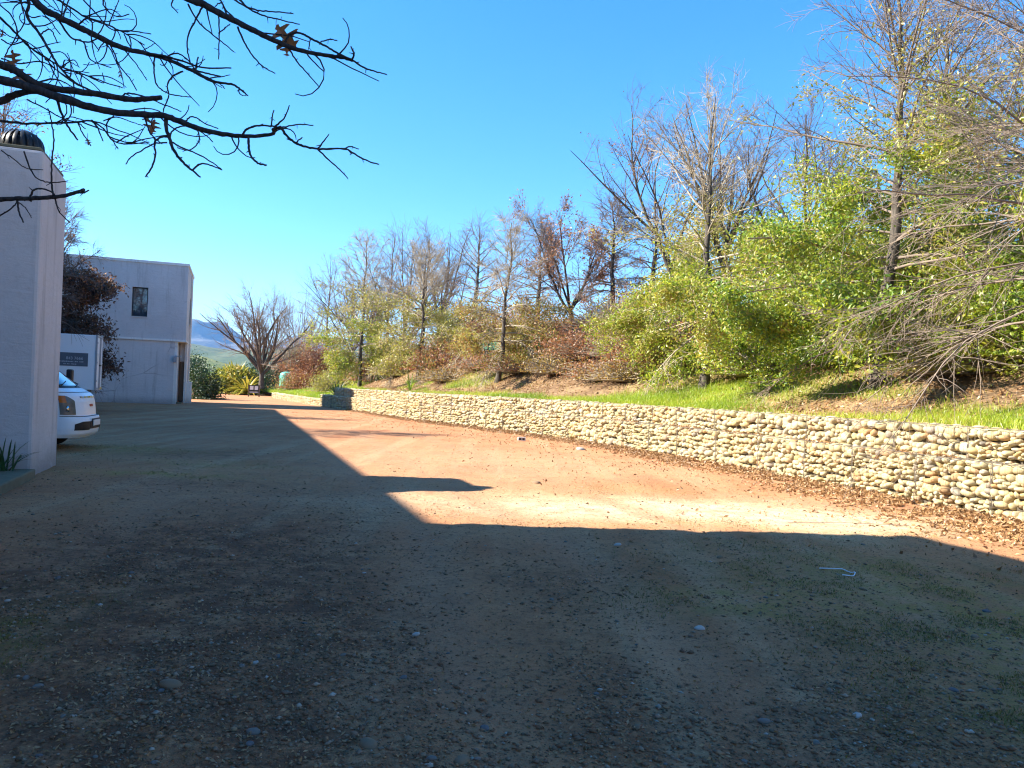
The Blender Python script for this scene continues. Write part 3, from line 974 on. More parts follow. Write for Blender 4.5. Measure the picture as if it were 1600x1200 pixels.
# --- the plastered pier with a ventilator on top, and the mossy slab at its foot
pr = thing('pier', 'tall plain grey plastered pier with a ventilator on its top', 'pier', loc(0, 0), YARD_ROT)
HP = 4.95
mb = MB()
V = [(-3.6, 0, -0.2), (0, 0, -0.2), (0, 1.78, -0.2), (-3.6, 1.78, -0.2), (-3.6, 0.02, HP), (-0.02, 0.02, HP), (-0.02, 1.76, HP - 0.03), (-3.6, 1.76, HP)]
mb.add(V, [(0, 3, 2, 1), (4, 5, 6, 7), (0, 1, 5, 4), (1, 2, 6, 5), (2, 3, 7, 6), (3, 0, 4, 7)])
mb.build('shaft', M['plaster'], pr, bevel=0.05)
MB().box(-3.6, -0.06, 0.06, 1.70, HP + 0.003, HP + 0.05).build('cap', M['concrete'], pr, bevel=0.015)
vt = thing('roof_ventilator', 'black ribbed turbine ventilator on top of the grey pier', 'ventilator', loc(-0.42, 0.5, HP + 0.05), YARD_ROT)
mb = MB(); mb.lathe([(0.25, 0), (0.25, 0.03), (0.22, 0.05)], 24); mb.build('collar', M['black_metal'], vt, True)
mb = MB(); mb.lathe([(0.235, -0.03), (0.26, 0.05), (0.235, 0.16), (0.13, 0.26), (0.001, 0.30)], 24); mb.build('drum', M['black_plastic'], vt, True)
vane = None
for i in range(18):
    if vane is None:
        mb = MB(); th = np.linspace(-0.55, 1.45, 9); R1 = 0.315
        ring = []
        for t_ in th:
            r_ = R1 * math.cos(t_ * 0.98); z_ = 0.07 + 0.27 * math.sin(t_)
            ring.append([(r_ * 0.90, -0.02, z_), (r_, 0.0, z_), (r_ * 0.965, 0.05 * max(r_ / R1, 0.15), z_ + 0.004)])
        ring = np.array(ring); idx = np.arange(27).reshape(9, 3)
        F = np.stack([idx[:-1, :-1], idx[:-1, 1:], idx[1:, 1:], idx[1:, :-1]], -1).reshape(-1, 4)
        mb.add(ring.reshape(-1, 3), F)
        vane = mb.mesh('vane', True); vane.materials.append(M['black_metal'])
    o = link('vane', vane, vt); o.rotation_euler = (0, 0, i * 2 * math.pi / 18)
sl = thing('step_slab', 'low mossy concrete slab at the foot of the grey pier', 'slab', loc(0, 0), YARD_ROT)
mb = MB(); mb.box(-5.0, 0.06, -2.35, -0.005, -0.1, 0.13); mb.build('slab', M['concrete'], sl, bevel=0.02)
mb = MB(); mb.box(-5.0, -0.1, -2.85, -2.36, -0.1, 0.07); mb.build('lower_step', M['concrete'], sl, bevel=0.02)


def strap_clump(name, label, cat, pos, n, L, w, seed, mat, up=(40, 80), parts=True, group=None, droop=1.1):
    r = np.random.default_rng(seed)
    root = thing(name, label, cat, pos, 0, group)
    whole = MB()
    for i in range(n):
        az = i * 2.4 + r.normal(0, 0.3); el = math.radians(r.uniform(*up)); ln = L * r.uniform(0.65, 1.1)
        d = np.array([math.cos(az) * math.cos(el), math.sin(az) * math.cos(el), math.sin(el)])
        side = np.array([-math.sin(az), math.cos(az), 0.0])
        p = np.array([r.normal(0, 0.03), r.normal(0, 0.03), 0.0]); V = []
        m = 7
        for k in range(m):
            f = k / (m - 1)
            ww = w * (0.45 + 1.2 * f) * (1 - f) ** 0.7 + 0.001
            V += [p - side * ww, p + np.array([0, 0, -ww * 0.35]), p + side * ww]
            p = p + d * ln / (m - 1)
            d = d + np.array([0, 0, -droop / (m - 1) * (0.5 + f)]); d = d / np.linalg.norm(d)
        idx = np.arange(m * 3).reshape(m, 3)
        F = np.stack([idx[:-1, :-1], idx[:-1, 1:], idx[1:, 1:], idx[1:, :-1]], -1).reshape(-1, 4)
        if parts:
            MB().add(np.array(V), F, r.random()).build('leaf', mat, root, True)
        else:
            whole.add(np.array(V), F, r.random())
    if not parts:
        whole.build('foliage', mat, root, True, kind='stuff')
    return root


strap_clump('strap_leaved_plant', 'dark green strap-leaved plant on the slab against the grey pier', 'plant', loc(-0.27, -0.28, 0.13), 26, 0.55, 0.018, 3, M['strap'], (35, 85))
strap_clump('agave', 'upright green agave beside the end of the gabion wall', 'plant', tuple(np.r_[wall_at(L_END + 2.8)[0] + wall_at(L_END + 2.8)[2] * 1.1, 0.60]), 16, 1.25, 0.10, 4, M['strap'], (35, 85), True, None, 0.5)
strap_clump('flax_tuft', 'grassy green tuft on top of the gabion wall near its far end', 'plant', tuple(bank_point(640, 1.2)), 30, 1.0, 0.03, 5, M['leaf_bright'], (30, 80), True)

# ------------------------------------------------------------------ the white light truck (cab faces the yard)
vr = math.radians(15)
van = thing('van', 'white light delivery vehicle with its nose showing beyond the grey pier', 'van', (-8.93, 16.55, 0), vr)
W = 0.85


def plan(th):
    """plan outline of the cab, th -1..1 from one rear corner round the nose to the other: u (backwards negative), v"""
    th = np.asarray(th, float)
    s = np.abs(th)
    front = np.clip(s / 0.5, 0, 1); side = np.clip((s - 0.5) / 0.5, 0, 1)
    v = W * np.sin(front * math.pi / 2) ** 0.82
    u = -0.42 * (1 - np.cos(front * math.pi / 2)) ** 1.35 - 1.75 * side
    return u, v * np.sign(th)


PZ = np.array([0.26, 0.34, 0.45, 0.60, 0.70, 0.715, 0.80, 1.00, 1.12, 1.19, 1.25, 1.30, 1.45, 1.60, 1.75, 1.88, 1.95])
PU = np.array([-0.12, -0.03, 0.0, 0.0, -0.03, -0.085, -0.09, -0.115, -0.15, -0.22, -0.34, -0.45, -0.62, -0.80, -0.98, -1.16, -1.34])
PW = np.array([0.95, 0.985, 1.0, 1.0, 0.995, 0.98, 0.98, 0.985, 0.985, 0.985, 0.98, 0.975, 0.95, 0.92, 0.89, 0.86, 0.80])


def cab(th, z, out=0.0):
    u, v = plan(th)
    uz = np.interp(z, PZ, PU); wz = np.interp(z, PZ, PW)
    fr = np.clip(1.0 - np.clip((-u - 0.42) / 1.75, 0, 1), 0, 1)
    uu = np.maximum(u, -2.17)
    x = uu + uz * fr ** 1.5
    y = v * wz
    e = out
    cu, cv = plan(np.asarray(th) + 0.01); du, dv = plan(np.asarray(th) - 0.01)
    tx, ty = cu - du, cv - dv
    nl = np.hypot(tx, ty) + 1e-9
    return np.stack([x + e * ty / nl, y - e * tx / nl, np.broadcast_to(z, x.shape)], -1)


def cab_patch(name, mat, parent, t0, t1, z0, z1, out, nt=14, nz=8, shape=None, thick=0.02):
    th = np.linspace(t0, t1, nt); zz = np.linspace(z0, z1, nz)
    T_, Z_ = np.meshgrid(th, zz)
    if shape is not None:
        T_, Z_ = shape(T_, Z_)
    Vo = cab(T_, Z_, out); Vi = cab(T_, Z_, out - thick)
    idx = np.arange(T_.size).reshape(T_.shape)
    F = np.stack([idx[:-1, :-1], idx[:-1, 1:], idx[1:, 1:], idx[1:, :-1]], -1).reshape(-1, 4)
    mb = MB(); mb.add(Vo.reshape(-1, 3), F)
    n = T_.size
    ring = np.r_[idx[0], idx[1:, -1], idx[-1, ::-1][1:], idx[::-1, 0][1:-1]]
    allv = np.vstack([Vo.reshape(-1, 3), Vi.reshape(-1, 3)])
    F2 = [(a + n, b + n, b, a) for a, b in zip(ring, np.roll(ring, -1))]
    mb.add(allv, F2)
    return mb.build(name, mat, parent, True)


th = np.linspace(-1, 1, 61); zz = np.unique(np.r_[PZ, np.linspace(0.26, 1.95, 34)])
T_, Z_ = np.meshgrid(th, zz)
VB = cab(T_, Z_)
idx = np.arange(T_.size).reshape(T_.shape)
mb = MB(); mb.add(VB.reshape(-1, 3), np.stack([idx[:-1, :-1], idx[:-1, 1:], idx[1:, 1:], idx[1:, :-1]], -1).reshape(-1, 4))
mb.ngon_fan(VB[-1]); mb.ngon_fan(VB[0][::-1])
mb.add(np.array([VB[0, 0], VB[-1, 0], VB[-1, -1], VB[0, -1]]), [(0, 1, 2, 3)])
mb.build('body', M['white_paint'], van, True)
cab_patch('windscreen', M['screen_glass'], van, -0.40, 0.40, 1.33, 1.90, 0.012, 24, 10, lambda T, Z: (T * (1 - 0.12 * (Z - 1.33)), Z))
for sg in (-1, 1):
    cab_patch('side_window', M['screen_glass'], van, sg * 0.60, sg * 0.93, 1.33, 1.82, 0.010 * 1, 10, 6, lambda T, Z: (np.sign(T) * np.maximum(np.abs(T), 0.60 + 0.16 * (Z - 1.33) / 0.5), Z))
    h = cab_patch('headlight', M['lens'], van, sg * 0.30, sg * 0.475, 0.74, 1.13, 0.014, 10, 8, lambda T, Z: (T, 0.74 + (Z - 0.74) * (1.0 - 0.35 * np.clip((0.40 - np.abs(T)) / 0.12, 0, 1) ** 1.5)))
    cab_patch('indicator', M['amber'], h, sg * 0.395, sg * 0.472, 0.985, 1.125, 0.022, 6, 5)
    c = cab(np.array([sg * 0.375]), np.array([0.86]), 0.02)[0]
    q = MB(); q.lathe([(0.001, 0.0), (0.055, 0.0), (0.07, -0.03)], 14, (c[0], c[1], c[2]), 'X'); q.build('reflector', M['chrome'], h, True)
    cab_patch('fog_recess', M['black_plastic'], van, sg * 0.13, sg * 0.36, 0.42, 0.60, 0.008, 12, 5, lambda T, Z: (T, 0.42 + (Z - 0.42) * (1 - 0.3 * np.clip((np.abs(T) - 0.25) / 0.11, 0, 1))))
    mir = MB(); mir.box(-0.86, -0.74, sg * 1.0 - 0.09, sg * 1.0 + 0.09, 1.38, 1.68); mo = mir.build('mirror', M['black_plastic'], van, bevel=0.03)
    arm = MB(); arm.tube([(-0.78, sg * 0.80, 1.36), (-0.80, sg * 0.92, 1.42)], 0.018, 6); arm.build('mirror_arm', M['black_plastic'], mo)
cab_patch('grille', M['black_plastic'], van, -0.12, 0.12, 0.44, 0.60, 0.008, 8, 4)
cab_patch('hood_slot', M['screen_glass'], van, -0.20, 0.20, 1.085, 1.12, 0.010, 14, 3)
cab_patch('badge', M['red'], van, -0.025, 0.025, 0.90, 0.95, 0.012, 5, 4)
cab_patch('bumper_seam', M['black_plastic'], van, -0.5, 0.5, 0.700, 0.712, 0.004, 30, 2)
cab_patch('hood_seam', M['black_plastic'], van, -0.62, 0.62, 1.192, 1.204, 0.004, 30, 2)
cab_patch('cowl', M['black_plastic'], van, -0.38, 0.38, 1.285, 1.325, 0.014, 20, 3)
npb = MB(); npb.box(0.012, 0.03, -0.26, 0.26, 0.50, 0.62); npo = npb.build('number_plate', M['plate'], van, bevel=0.004)
npb = MB(); npb.box(0.002, 0.0115, -0.30, 0.30, 0.47, 0.65); npb.build('plate_holder', M['black_plastic'], npo)
for s0, s1 in ((-0.34, -0.06), (0.02, 0.30)):
    a_ = cab(np.array([s0]), np.array([1.31]), 0.03)[0]; b_ = cab(np.array([s1]), np.array([1.42]), 0.035)[0]; m_ = cab(np.array([(s0 + s1) / 2]), np.array([1.36]), 0.05)[0]
    q = MB(); q.tube([a_, m_, b_], 0.012, 5); q.build('wiper', M['black_plastic'], van)
lb = MB(); lb.box(-5.0, -2.2, -0.85, 0.85, 0.72, 0.80)
for a_ in ((-5.0, -2.2, -0.85, -0.81), (-5.0, -2.2, 0.81, 0.85)):
    lb.box(a_[0], a_[1], a_[2], a_[3], 0.803, 1.2)
lb.box(-5.0, -4.96, -0.808, 0.808, 0.803, 1.2); lb.box(-2.24, -2.2, -0.808, 0.808, 0.803, 1.75)
lb.build('load_bed', M['white_paint'], van)
for u in (-1.0, -4.0):
    for sg in (-1, 1):
        t_ = MB(); t_.lathe([(0.19, -0.09), (0.29, -0.10), (0.315, -0.07), (0.315, 0.07), (0.29, 0.10), (0.19, 0.09)], 28, (u, sg * 0.77, 0.315), 'Y'); w_ = t_.build('wheel', M['rubber'], van, True)
        t_ = MB(); t_.lathe([(0.001, 0.06 * sg), (0.08, 0.07 * sg), (0.17, 0.05 * sg), (0.19, 0.085 * sg), (0.19, -0.085 * sg)], 24, (u, sg * 0.77, 0.315), 'Y'); t_.build('rim', M['steel'], w_, True)

# ------------------------------------------------------------------ the box truck parked nose-in behind it
tr = thing('box_truck', 'white box truck with a grey phone-number panel parked nose-in beside the end building', 'truck', (-15.75, 29.1, 0), math.radians(23))
MB().box(-4.3, -0.06, 0.0, 2.05, 0.98, 3.06).build('box_body', M['box_white'], tr, bevel=0.02)
q = MB(); q.box(-0.058, 0.0, -0.02, 0.05, 0.98, 3.08); q.box(-0.058, 0.0, 2.0, 2.07, 0.98, 3.08); q.box(-0.058, 0.0, 0.05, 2.0, 2.99, 3.08); q.box(-0.058, 0.0, 0.05, 2.0, 0.98, 1.06)
q.build('rear_frame', M['steel'], tr)
for y0, y1 in ((0.055, 1.02), (1.03, 1.995)):
    d = MB().box(-0.055, -0.012, y0, y1, 1.065, 2.985).build('rear_door', M['box_white'], tr, bevel=0.006)
    yy = y1 - 0.12 if y0 < 0.5 else y0 + 0.12
    k = MB(); k.tube([(0.012, yy, 1.03), (0.012, yy, 3.02)], 0.018, 8); k.build('lock_bar', M['steel'], d)
    k = MB(); k.box(0.0, 0.04, yy - 0.03, yy + 0.14, 1.90, 1.96); k.build('handle', M['black_plastic'], d)
    for z_ in (1.3, 2.0, 2.75):
        yh = y0 + 0.01 if y0 < 0.5 else y1 - 0.01
        MB().box(-0.011, 0.012, yh - 0.02, yh + 0.1, z_, z_ + 0.05).build('hinge', M['steel'], d)
MB().box(-0.0115, -0.006, 0.16, 0.62, 1.95, 2.38).build('notice', M['sign_white'], tr)
MB().box(0.002, 0.012, 1.05, 2.0, 0.985, 1.07).build('reflective_marker', M['yellow'], tr)
pn = MB().box(-2.45, -0.30, -0.012, -0.002, 1.86, 2.36).build('phone_panel', M['sign_grey'], tr)
cu = bpy.data.curves.new('lettering', 'FONT'); cu.body = '843 7666'; cu.size = 0.15; cu.extrude = 0.002; cu.align_x = 'RIGHT'
tmp = bpy.data.objects.new('tmp_text', cu); COL.objects.link(tmp)
bpy.context.view_layer.update()
me = bpy.data.meshes.new_from_object(tmp.evaluated_get(bpy.context.evaluated_depsgraph_get()))
bpy.data.objects.remove(tmp)
me.name = 'lettering'; me.materials.clear(); me.materials.append(M['sign_text'])
tx = link('lettering', me, pn); tx.rotation_euler = (math.pi / 2, 0, 0); tx.location = (-0.46, -0.0155, 2.105)
r_ = np.random.default_rng(5)
for z_, h_, x0_, x1_ in ((2.01, 0.04, -1.25, -0.48), (1.92, 0.03, -1.1, -0.68)):     # two lines too small to be legible
    q = MB(); x_ = x0_
    while x_ < x1_:
        w_ = r_.uniform(0.02, 0.05); q.box(x_, x_ + w_, -0.0165, -0.0125, z_, z_ + h_ * r_.uniform(0.7, 1)); x_ += w_ + r_.choice([0.012, 0.012, 0.05])
    q.build('small_lettering', M['sign_text'], pn)
MB().box(-6.3, -0.3, 0.5, 1.55, 0.70, 0.975).build('chassis', M['black_plastic'], tr)
q = MB()
V = [(-4.45, 0.06, 0.6), (-6.2, 0.06, 0.6), (-6.3, 0.06, 1.45), (-5.9, 0.1, 2.4), (-4.45, 0.1, 2.45)]
V2 = [(x_, 2.05 - y_, z_) for x_, y_, z_ in V]
q.add(V + V2, [(0, 1, 6, 5), (1, 2, 7, 6), (2, 3, 8, 7), (3, 4, 9, 8), (4, 0, 5, 9)]); q.ngon_fan(V); q.ngon_fan(V2[::-1])
q.build('cab', M['white_paint'], tr, bevel=0.04)
for u in (-1.1, -5.4):
    for y_ in (0.16, 1.9):
        t_ = MB(); t_.lathe([(0.22, -0.11), (0.36, -0.12), (0.39, -0.08), (0.39, 0.08), (0.36, 0.12), (0.22, 0.11)], 28, (u, y_, 0.39), 'Y'); w_ = t_.build('wheel', M['rubber'], tr, True)
        t_ = MB(); t_.lathe([(0.001, 0.07), (0.22, 0.09), (0.22, -0.09), (0.001, -0.07)], 20, (u, y_, 0.39), 'Y'); t_.build('rim', M['steel'], w_, True)

# ------------------------------------------------------------------ the small notice board by the road
sb = thing('notice_board', 'small dark framed notice board with two pale sheets on two legs by the far grass', 'sign', (-24.35, 72.6, 0), math.radians(12))
for x_ in (-0.48, 0.48):
    MB().box(x_ - 0.05, x_ + 0.05, -0.05, 0.05, -0.1, 1.12).build('post', M['wood'], sb)
MB().box(-0.425, 0.425, -0.03, 0.03, 0.55, 1.10).build('board', M['dark_frame'], sb)
for x0, x1 in ((-0.37, -0.05), (0.06, 0.37)):
    MB().box(x0, x1, -0.045, -0.032, 0.66, 1.02).build('sheet', M['sign_white'], sb)
MB().box(-0.40, 0.40, -0.03, 0.03, 0.36, 0.50).build('lower_board', M['steel'], sb)
# ------------------------------------------------------------------ trees
def grow(base, d, L, m, jit, bend, r):
    P = [base]; p = base; d = norm(d)
    step = (L / (m - 1))[:, None]
    for i in range(m - 1):
        d = norm(d + r.normal(0, jit, d.shape) + bend / (m - 1))
        p = p + d * step
        P.append(p)
    return np.stack(P, 1)


def spawn(P, R, n, smin, smax, ang, angsd, r, flat=0.0):
    """pick N places along the branches P and a direction off each"""
    m = P.shape[1]
    L = np.linalg.norm(np.diff(P, axis=1), axis=2).sum(1)
    pi = r.choice(len(P), n, p=L / L.sum())
    s = r.uniform(smin, smax, n) * (m - 1)
    k = np.minimum(s.astype(int), m - 2); f = (s - k)[:, None]
    base = P[pi, k] * (1 - f) + P[pi, k + 1] * f
    rad = R[pi, k] * (1 - f[:, 0]) + R[pi, k + 1] * f[:, 0]
    T = norm(P[pi, k + 1] - P[pi, k])
    v = r.normal(size=(n, 3)); v[:, 2] *= (1 - flat)
    v = norm(v - T * (v * T).sum(1, keepdims=True))
    a = np.radians(r.normal(ang, angsd, n))[:, None]
    return base, norm(T * np.cos(a) + v * np.sin(a)), rad, s / (m - 1), L[pi]


def tree_parts(seed, H, tr, kind='pin', spread=0.38, crown0=0.14, n1=46, n2=300, n3=2200, lean=(0, 0), droop=0.9, twig=0.0065, up=58, low=-4, l3=(0.25, 0.6), fork=0.3, limb=0.34, kink=0.06, fine=False):
    r = np.random.default_rng(seed)
    if kind == 'pin':
        m = 16
        t = np.linspace(0, 1, m)
        wob = np.cumsum(r.normal(0, 0.012, (m, 2)), 0) * H * 0.5
        T = np.stack([wob[:, 0] - wob[0, 0] + lean[0] * t ** 1.3 * H, wob[:, 1] - wob[0, 1] + lean[1] * t ** 1.3 * H, t * H], -1)[None]
        TR = (tr * (1 - t) ** 0.85 + 0.010)[None]; TR[0, 0] *= 1.35
        s = crown0 + (0.97 - crown0) * (np.arange(n1) / n1) ** 0.9 + r.normal(0, 0.01, n1)
        s = np.clip(s, crown0, 0.975)
        k = np.minimum((s * (m - 1)).astype(int), m - 2); f = (s * (m - 1) - k)[:, None]
        base = T[0, k] * (1 - f) + T[0, k + 1] * f
        az = np.arange(n1) * 2.39996 + r.normal(0, 0.35, n1)
        q = (s - crown0) / (1 - crown0)
        el = np.radians(np.interp(q, [0, 0.3, 0.6, 1.0], [low, 14, 42, up]) + r.normal(0, 7, n1))
        L = spread * H * np.interp(q, [0, 0.15, 0.5, 0.85, 1], [0.85, 1.0, 0.84, 0.52, 0.20]) * r.uniform(0.7, 1.15, n1)
        d = np.stack([np.cos(az) * np.cos(el), np.sin(az) * np.cos(el), np.sin(el)], -1)
        bz = np.interp(q, [0, 0.35, 0.6, 1.0], [-droop, -0.25 * droop, 0.15, 0.35])
        bend = np.stack([0 * bz, 0 * bz, bz], -1)
        LP = grow(base, d, L, 9, kink, bend, r)
        rr = np.clip(tr * limb * (L / (spread * H)) ** 0.8 * (1 - 0.4 * s), 0.007, None)
    else:
        m = 7
        t = np.linspace(0, 1, m); Ht = fork * H
        T = np.stack([lean[0] * t * Ht + r.normal(0, 0.01, m), lean[1] * t * Ht + r.normal(0, 0.01, m), t * Ht], -1)[None]
        TR = (tr * (1 - 0.35 * t))[None]; TR[0, 0] *= 1.35
        n_l = n1
        s = r.uniform(0.55, 1.0, n_l); s[:2] = 1.0
        k = np.minimum((s * (m - 1)).astype(int), m - 2); f = (s * (m - 1) - k)[:, None]
        base = T[0, k] * (1 - f) + T[0, k + 1] * f
        az = np.arange(n_l) * 2.39996 + r.normal(0, 0.3, n_l)
        el = np.radians(r.uniform(low, up, n_l)); el[:2] = np.radians([82, 72])
        L = H * (1 - fork * s) * r.uniform(0.75, 1.0, n_l) * np.interp(el, [0.2, 1.0], [0.75, 1.0])
        d = np.stack([np.cos(az) * np.cos(el) + lean[0] * .6, np.sin(az) * np.cos(el) + lean[1] * .6, np.sin(el)], -1)
        LP0 = grow(base, d, L, 10, 0.10, np.array([0, 0, 0.35]), r)
        r0 = tr * r.uniform(0.38, 0.60, n_l)
        R0 = r0[:, None] * np.linspace(1, 0.14, 10)[None] ** 0.9
        n15 = int(n_l * 9)
        b, d, ra, ss, pl_ = spawn(LP0, R0, n15, 0.12, 0.92, 38, 10, r)
        d[:, 2] += 0.25
        L = pl_ * (1 - ss * 0.6) * r.uniform(0.35, 0.7, n15)
        LP = grow(b, d, L, 9, 0.07, np.array([0, 0, 0.15]), r)
        rr = np.clip(ra * 0.6, 0.008, None)
    q9 = np.linspace(1, 0, 9)[None]
    LR = rr[:, None] * (0.25 + 0.75 * q9)
    trunk = MB(); V, F = tubes(T, TR, 10); trunk.add(V, F)
    crown = MB()
    if kind != 'pin':
        V, F = tubes(LP0, R0, 7); trunk.add(V, F)
        V, F = tubes(LP, LR, 5); crown.add(V, F)
    else:
        V, F = tubes(LP, LR, 5); crown.add(V, F)
    b, d, ra, ss, pl_ = spawn(LP, LR, n2, 0.12, 0.97, 42, 12, r, 0.55)
    L2 = np.clip(pl_ * (1 - ss * 0.65) * r.uniform(0.25, 0.55, n2), 0.25, 2.4)
    P2 = grow(b, d, L2, 5, 0.10, np.array([0, 0, -0.12 if kind == 'pin' else 0.12]), r)
    R2 = np.clip(ra * 0.55, twig * 1.05, None)[:, None] * np.array([1, 0.85, 0.7, 0.55, 0.4])[None]
    V, F = tubes(P2, R2, 3); crown.add(V, F)
    # fine twigs
    src = np.concatenate([P2, LP[:, 4:9]], 0); srcR = np.concatenate([R2, LR[:, 4:9]], 0)
    b, d, ra, ss, pl_ = spawn(src, srcR, n3, 0.1, 1.0, 38, 12, r, 0.3)
    L3 = r.uniform(l3[0], l3[1], n3)
    P3 = grow(b, d, L3, 3 if fine else 2, 0.16 if fine else 0.08, np.array([0, 0, -0.05 if kind == 'pin' else 0.12]), r)
    R3 = np.broadcast_to(twig * (np.array([0.9, 0.75, 0.45]) if fine else np.array([0.9, 0.45])), (n3, 3 if fine else 2)) * r.uniform(0.75, 1.2, (n3, 1))
    V, F = tubes(P3, R3, 3); crown.add(V, F)
    return trunk, crown, P3, P2


def leaf_quads(C, size, r, flat=0.3):
    n = len(C)
    a = norm(r.normal(size=(n, 3))); nrm = r.normal(size=(n, 3)); nrm[:, 2] += flat
    nrm = norm(nrm)
    a = norm(a - nrm * (a * nrm).sum(1, keepdims=True)); b = np.cross(nrm, a)
    s = (size * r.uniform(0.6, 1.25, n))[:, None]
    V = np.stack([C - a * s, C + b * s * 0.45 + nrm * s * 0.12, C + a * s, C - b * s * 0.45 + nrm * s * 0.12], 1)
    F = np.arange(n * 4).reshape(n, 4)
    return V.reshape(-1, 3), F


def foliage_on(P3, n, r, size, zlo, zhi, spread, H, power=1.0, cluster=0.0):
    """leaves on the twigs whose height fraction lies in zlo..zhi"""
    zf = P3[:, 1, 2] / H
    w = smooth(zlo - 0.06, zlo + 0.04, zf) * smooth(zhi + 0.12, zhi - 0.06, zf)
    if cluster > 0:
        w = w * smooth(cluster, cluster + 0.18, fbm(P3[:, 1, 0] * 0.9 + P3[:, 1, 2] * 0.7, P3[:, 1, 1] * 0.9 - P3[:, 1, 2] * 0.5 + 9, 3, 3))
    w = w ** power + 1e-9
    i = r.choice(len(P3), n, p=w / w.sum())
    f = r.uniform(0, 1, (n, 1))
    C = P3[i, 0] * (1 - f) + P3[i, -1] * f + r.normal(0, spread, (n, 3))
    return leaf_quads(C, size, r)


def add_tree(name, label, pos, leaves=(), twig_mat='twig', bark_mat='bark', group=None, cat='tree', **kw):
    """LEAVES: (material, count, size, zlo, zhi, spread, cluster)"""
    root = thing(name, label, cat, tuple(pos), 0, group)
    trunk, crown, P3, P2 = tree_parts(**kw)
    trunk.build('trunk', M[bark_mat], root, True)
    crown.build('crown', M[twig_mat], root, True, kind='stuff')
    r = np.random.default_rng(kw['seed'] + 1000)
    for (lm, n, size, zlo, zhi, sp, cl) in leaves:
        V, F = foliage_on(P3, n, r, size, zlo, zhi, sp, kw['H'], 1.0, cl)
        V[:, 2] = np.maximum(V[:, 2], 0.02)
        c = V.reshape(-1, 4, 3).mean(1)
        rn = np.clip(0.5 + 0.9 * (fbm(c[:, 0] * 1.2 + c[:, 2], c[:, 1] * 1.2 - c[:, 2] * 0.6, kw['seed'] % 97, 3) - 0.5) + r.normal(0, 0.22, n), 0, 1)
        MB().add(V, F, rn).build('foliage', M[lm], root, kind='stuff')
    return root


def Hpx(pt, top):
    """height of something that stands at PT and reaches up to image row TOP"""
    col = 800 + 1200 * pt[0] / pt[1]
    yy = top - (col - 800) * math.tan(ROLL)
    return EYE + (609 - yy) * pt[1] / 1200 - pt[2]


def bp_tree(name, label, px, s, top, **kw):
    pt = bank_point(px, s); pt[2] -= 0.06
    return add_tree(name, label, pt, H=Hpx(pt, top), **kw)


# --- the row just behind the wall
bp_tree('oak_tree', 'tall pin oak, yellow-green below with a bare top, tallest behind the wall', 1366, 3.0, -45, seed=11, tr=0.15, spread=0.47, crown0=0.10, n1=60, n2=620, n3=5600, fine=True,
        droop=0.8, twig_mat='twig', leaves=[('leaf_green', 52000, 0.055, 0.04, 0.50, 0.14, 0.24), ('leaf_olive', 11000, 0.05, 0.2, 0.74, 0.13, 0.36), ('leaf_bright', 14000, 0.055, 0.03, 0.40, 0.14, 0.34)])
bp_tree('oak_tree', 'pin oak with olive leaves low down and bare twigs above, mid-way along the wall', 1098, 3.0, 150, seed=12, tr=0.14, spread=0.46, crown0=0.13, n1=54, n2=480, n3=3200, fine=True,
        droop=1.15, twig_mat='twig_tan', leaves=[('leaf_green', 24000, 0.06, 0.04, 0.42, 0.15, 0.28), ('leaf_olive', 20000, 0.055, 0.08, 0.54, 0.15, 0.30)])
bp_tree('oak_tree', 'sparse pin oak with a few golden leaves around its slim trunk', 778, 3.0, 345, seed=13, tr=0.12, spread=0.40, crown0=0.16, n1=48, n2=420, n3=3600,
        droop=1.3, twig=0.0085, twig_mat='twig_tan', leaves=[('leaf_gold', 5000, 0.065, 0.10, 0.50, 0.16, 0.36), ('leaf_olive', 6000, 0.065, 0.08, 0.45, 0.16, 0.36)])
bp_tree('oak_tree', 'short pin oak with drooping pale twigs and olive leaves between two barer trees', 656, 3.0, 395, seed=14, tr=0.13, spread=0.50, crown0=0.18, n1=48, n2=480, n3=4200,
        droop=1.6, twig=0.010, twig_mat='twig_tan', leaves=[('leaf_olive', 15000, 0.07, 0.08, 0.60, 0.18, 0.28)])
bp_tree('oak_tree', 'narrow pin oak with yellow-green leaves over the shaded end of the wall', 561, 3.0, 372, seed=15, tr=0.14, spread=0.38, crown0=0.10, n1=54, n2=480, n3=4400,
        droop=1.2, twig=0.011, twig_mat='twig_tan', leaves=[('leaf_olive', 13000, 0.08, 0.03, 0.62, 0.2, 0.25), ('leaf_green', 13000, 0.075, 0.04, 0.42, 0.18, 0.30)])
bp_tree('oak_tree', 'large oak whose long drooping tan twigs hang over the near end of the wall', 1690, 2.6, -260, seed=16, tr=0.17, spread=0.56, crown0=0.13, n1=74, n2=1500, n3=9500, fine=True,
        droop=1.15, twig=0.0042, twig_mat='twig', low=4, l3=(0.25, 0.7), limb=0.17, kink=0.085, leaves=[('leaf_olive', 1500, 0.04, 0.3, 0.8, 0.12, 0.5)])
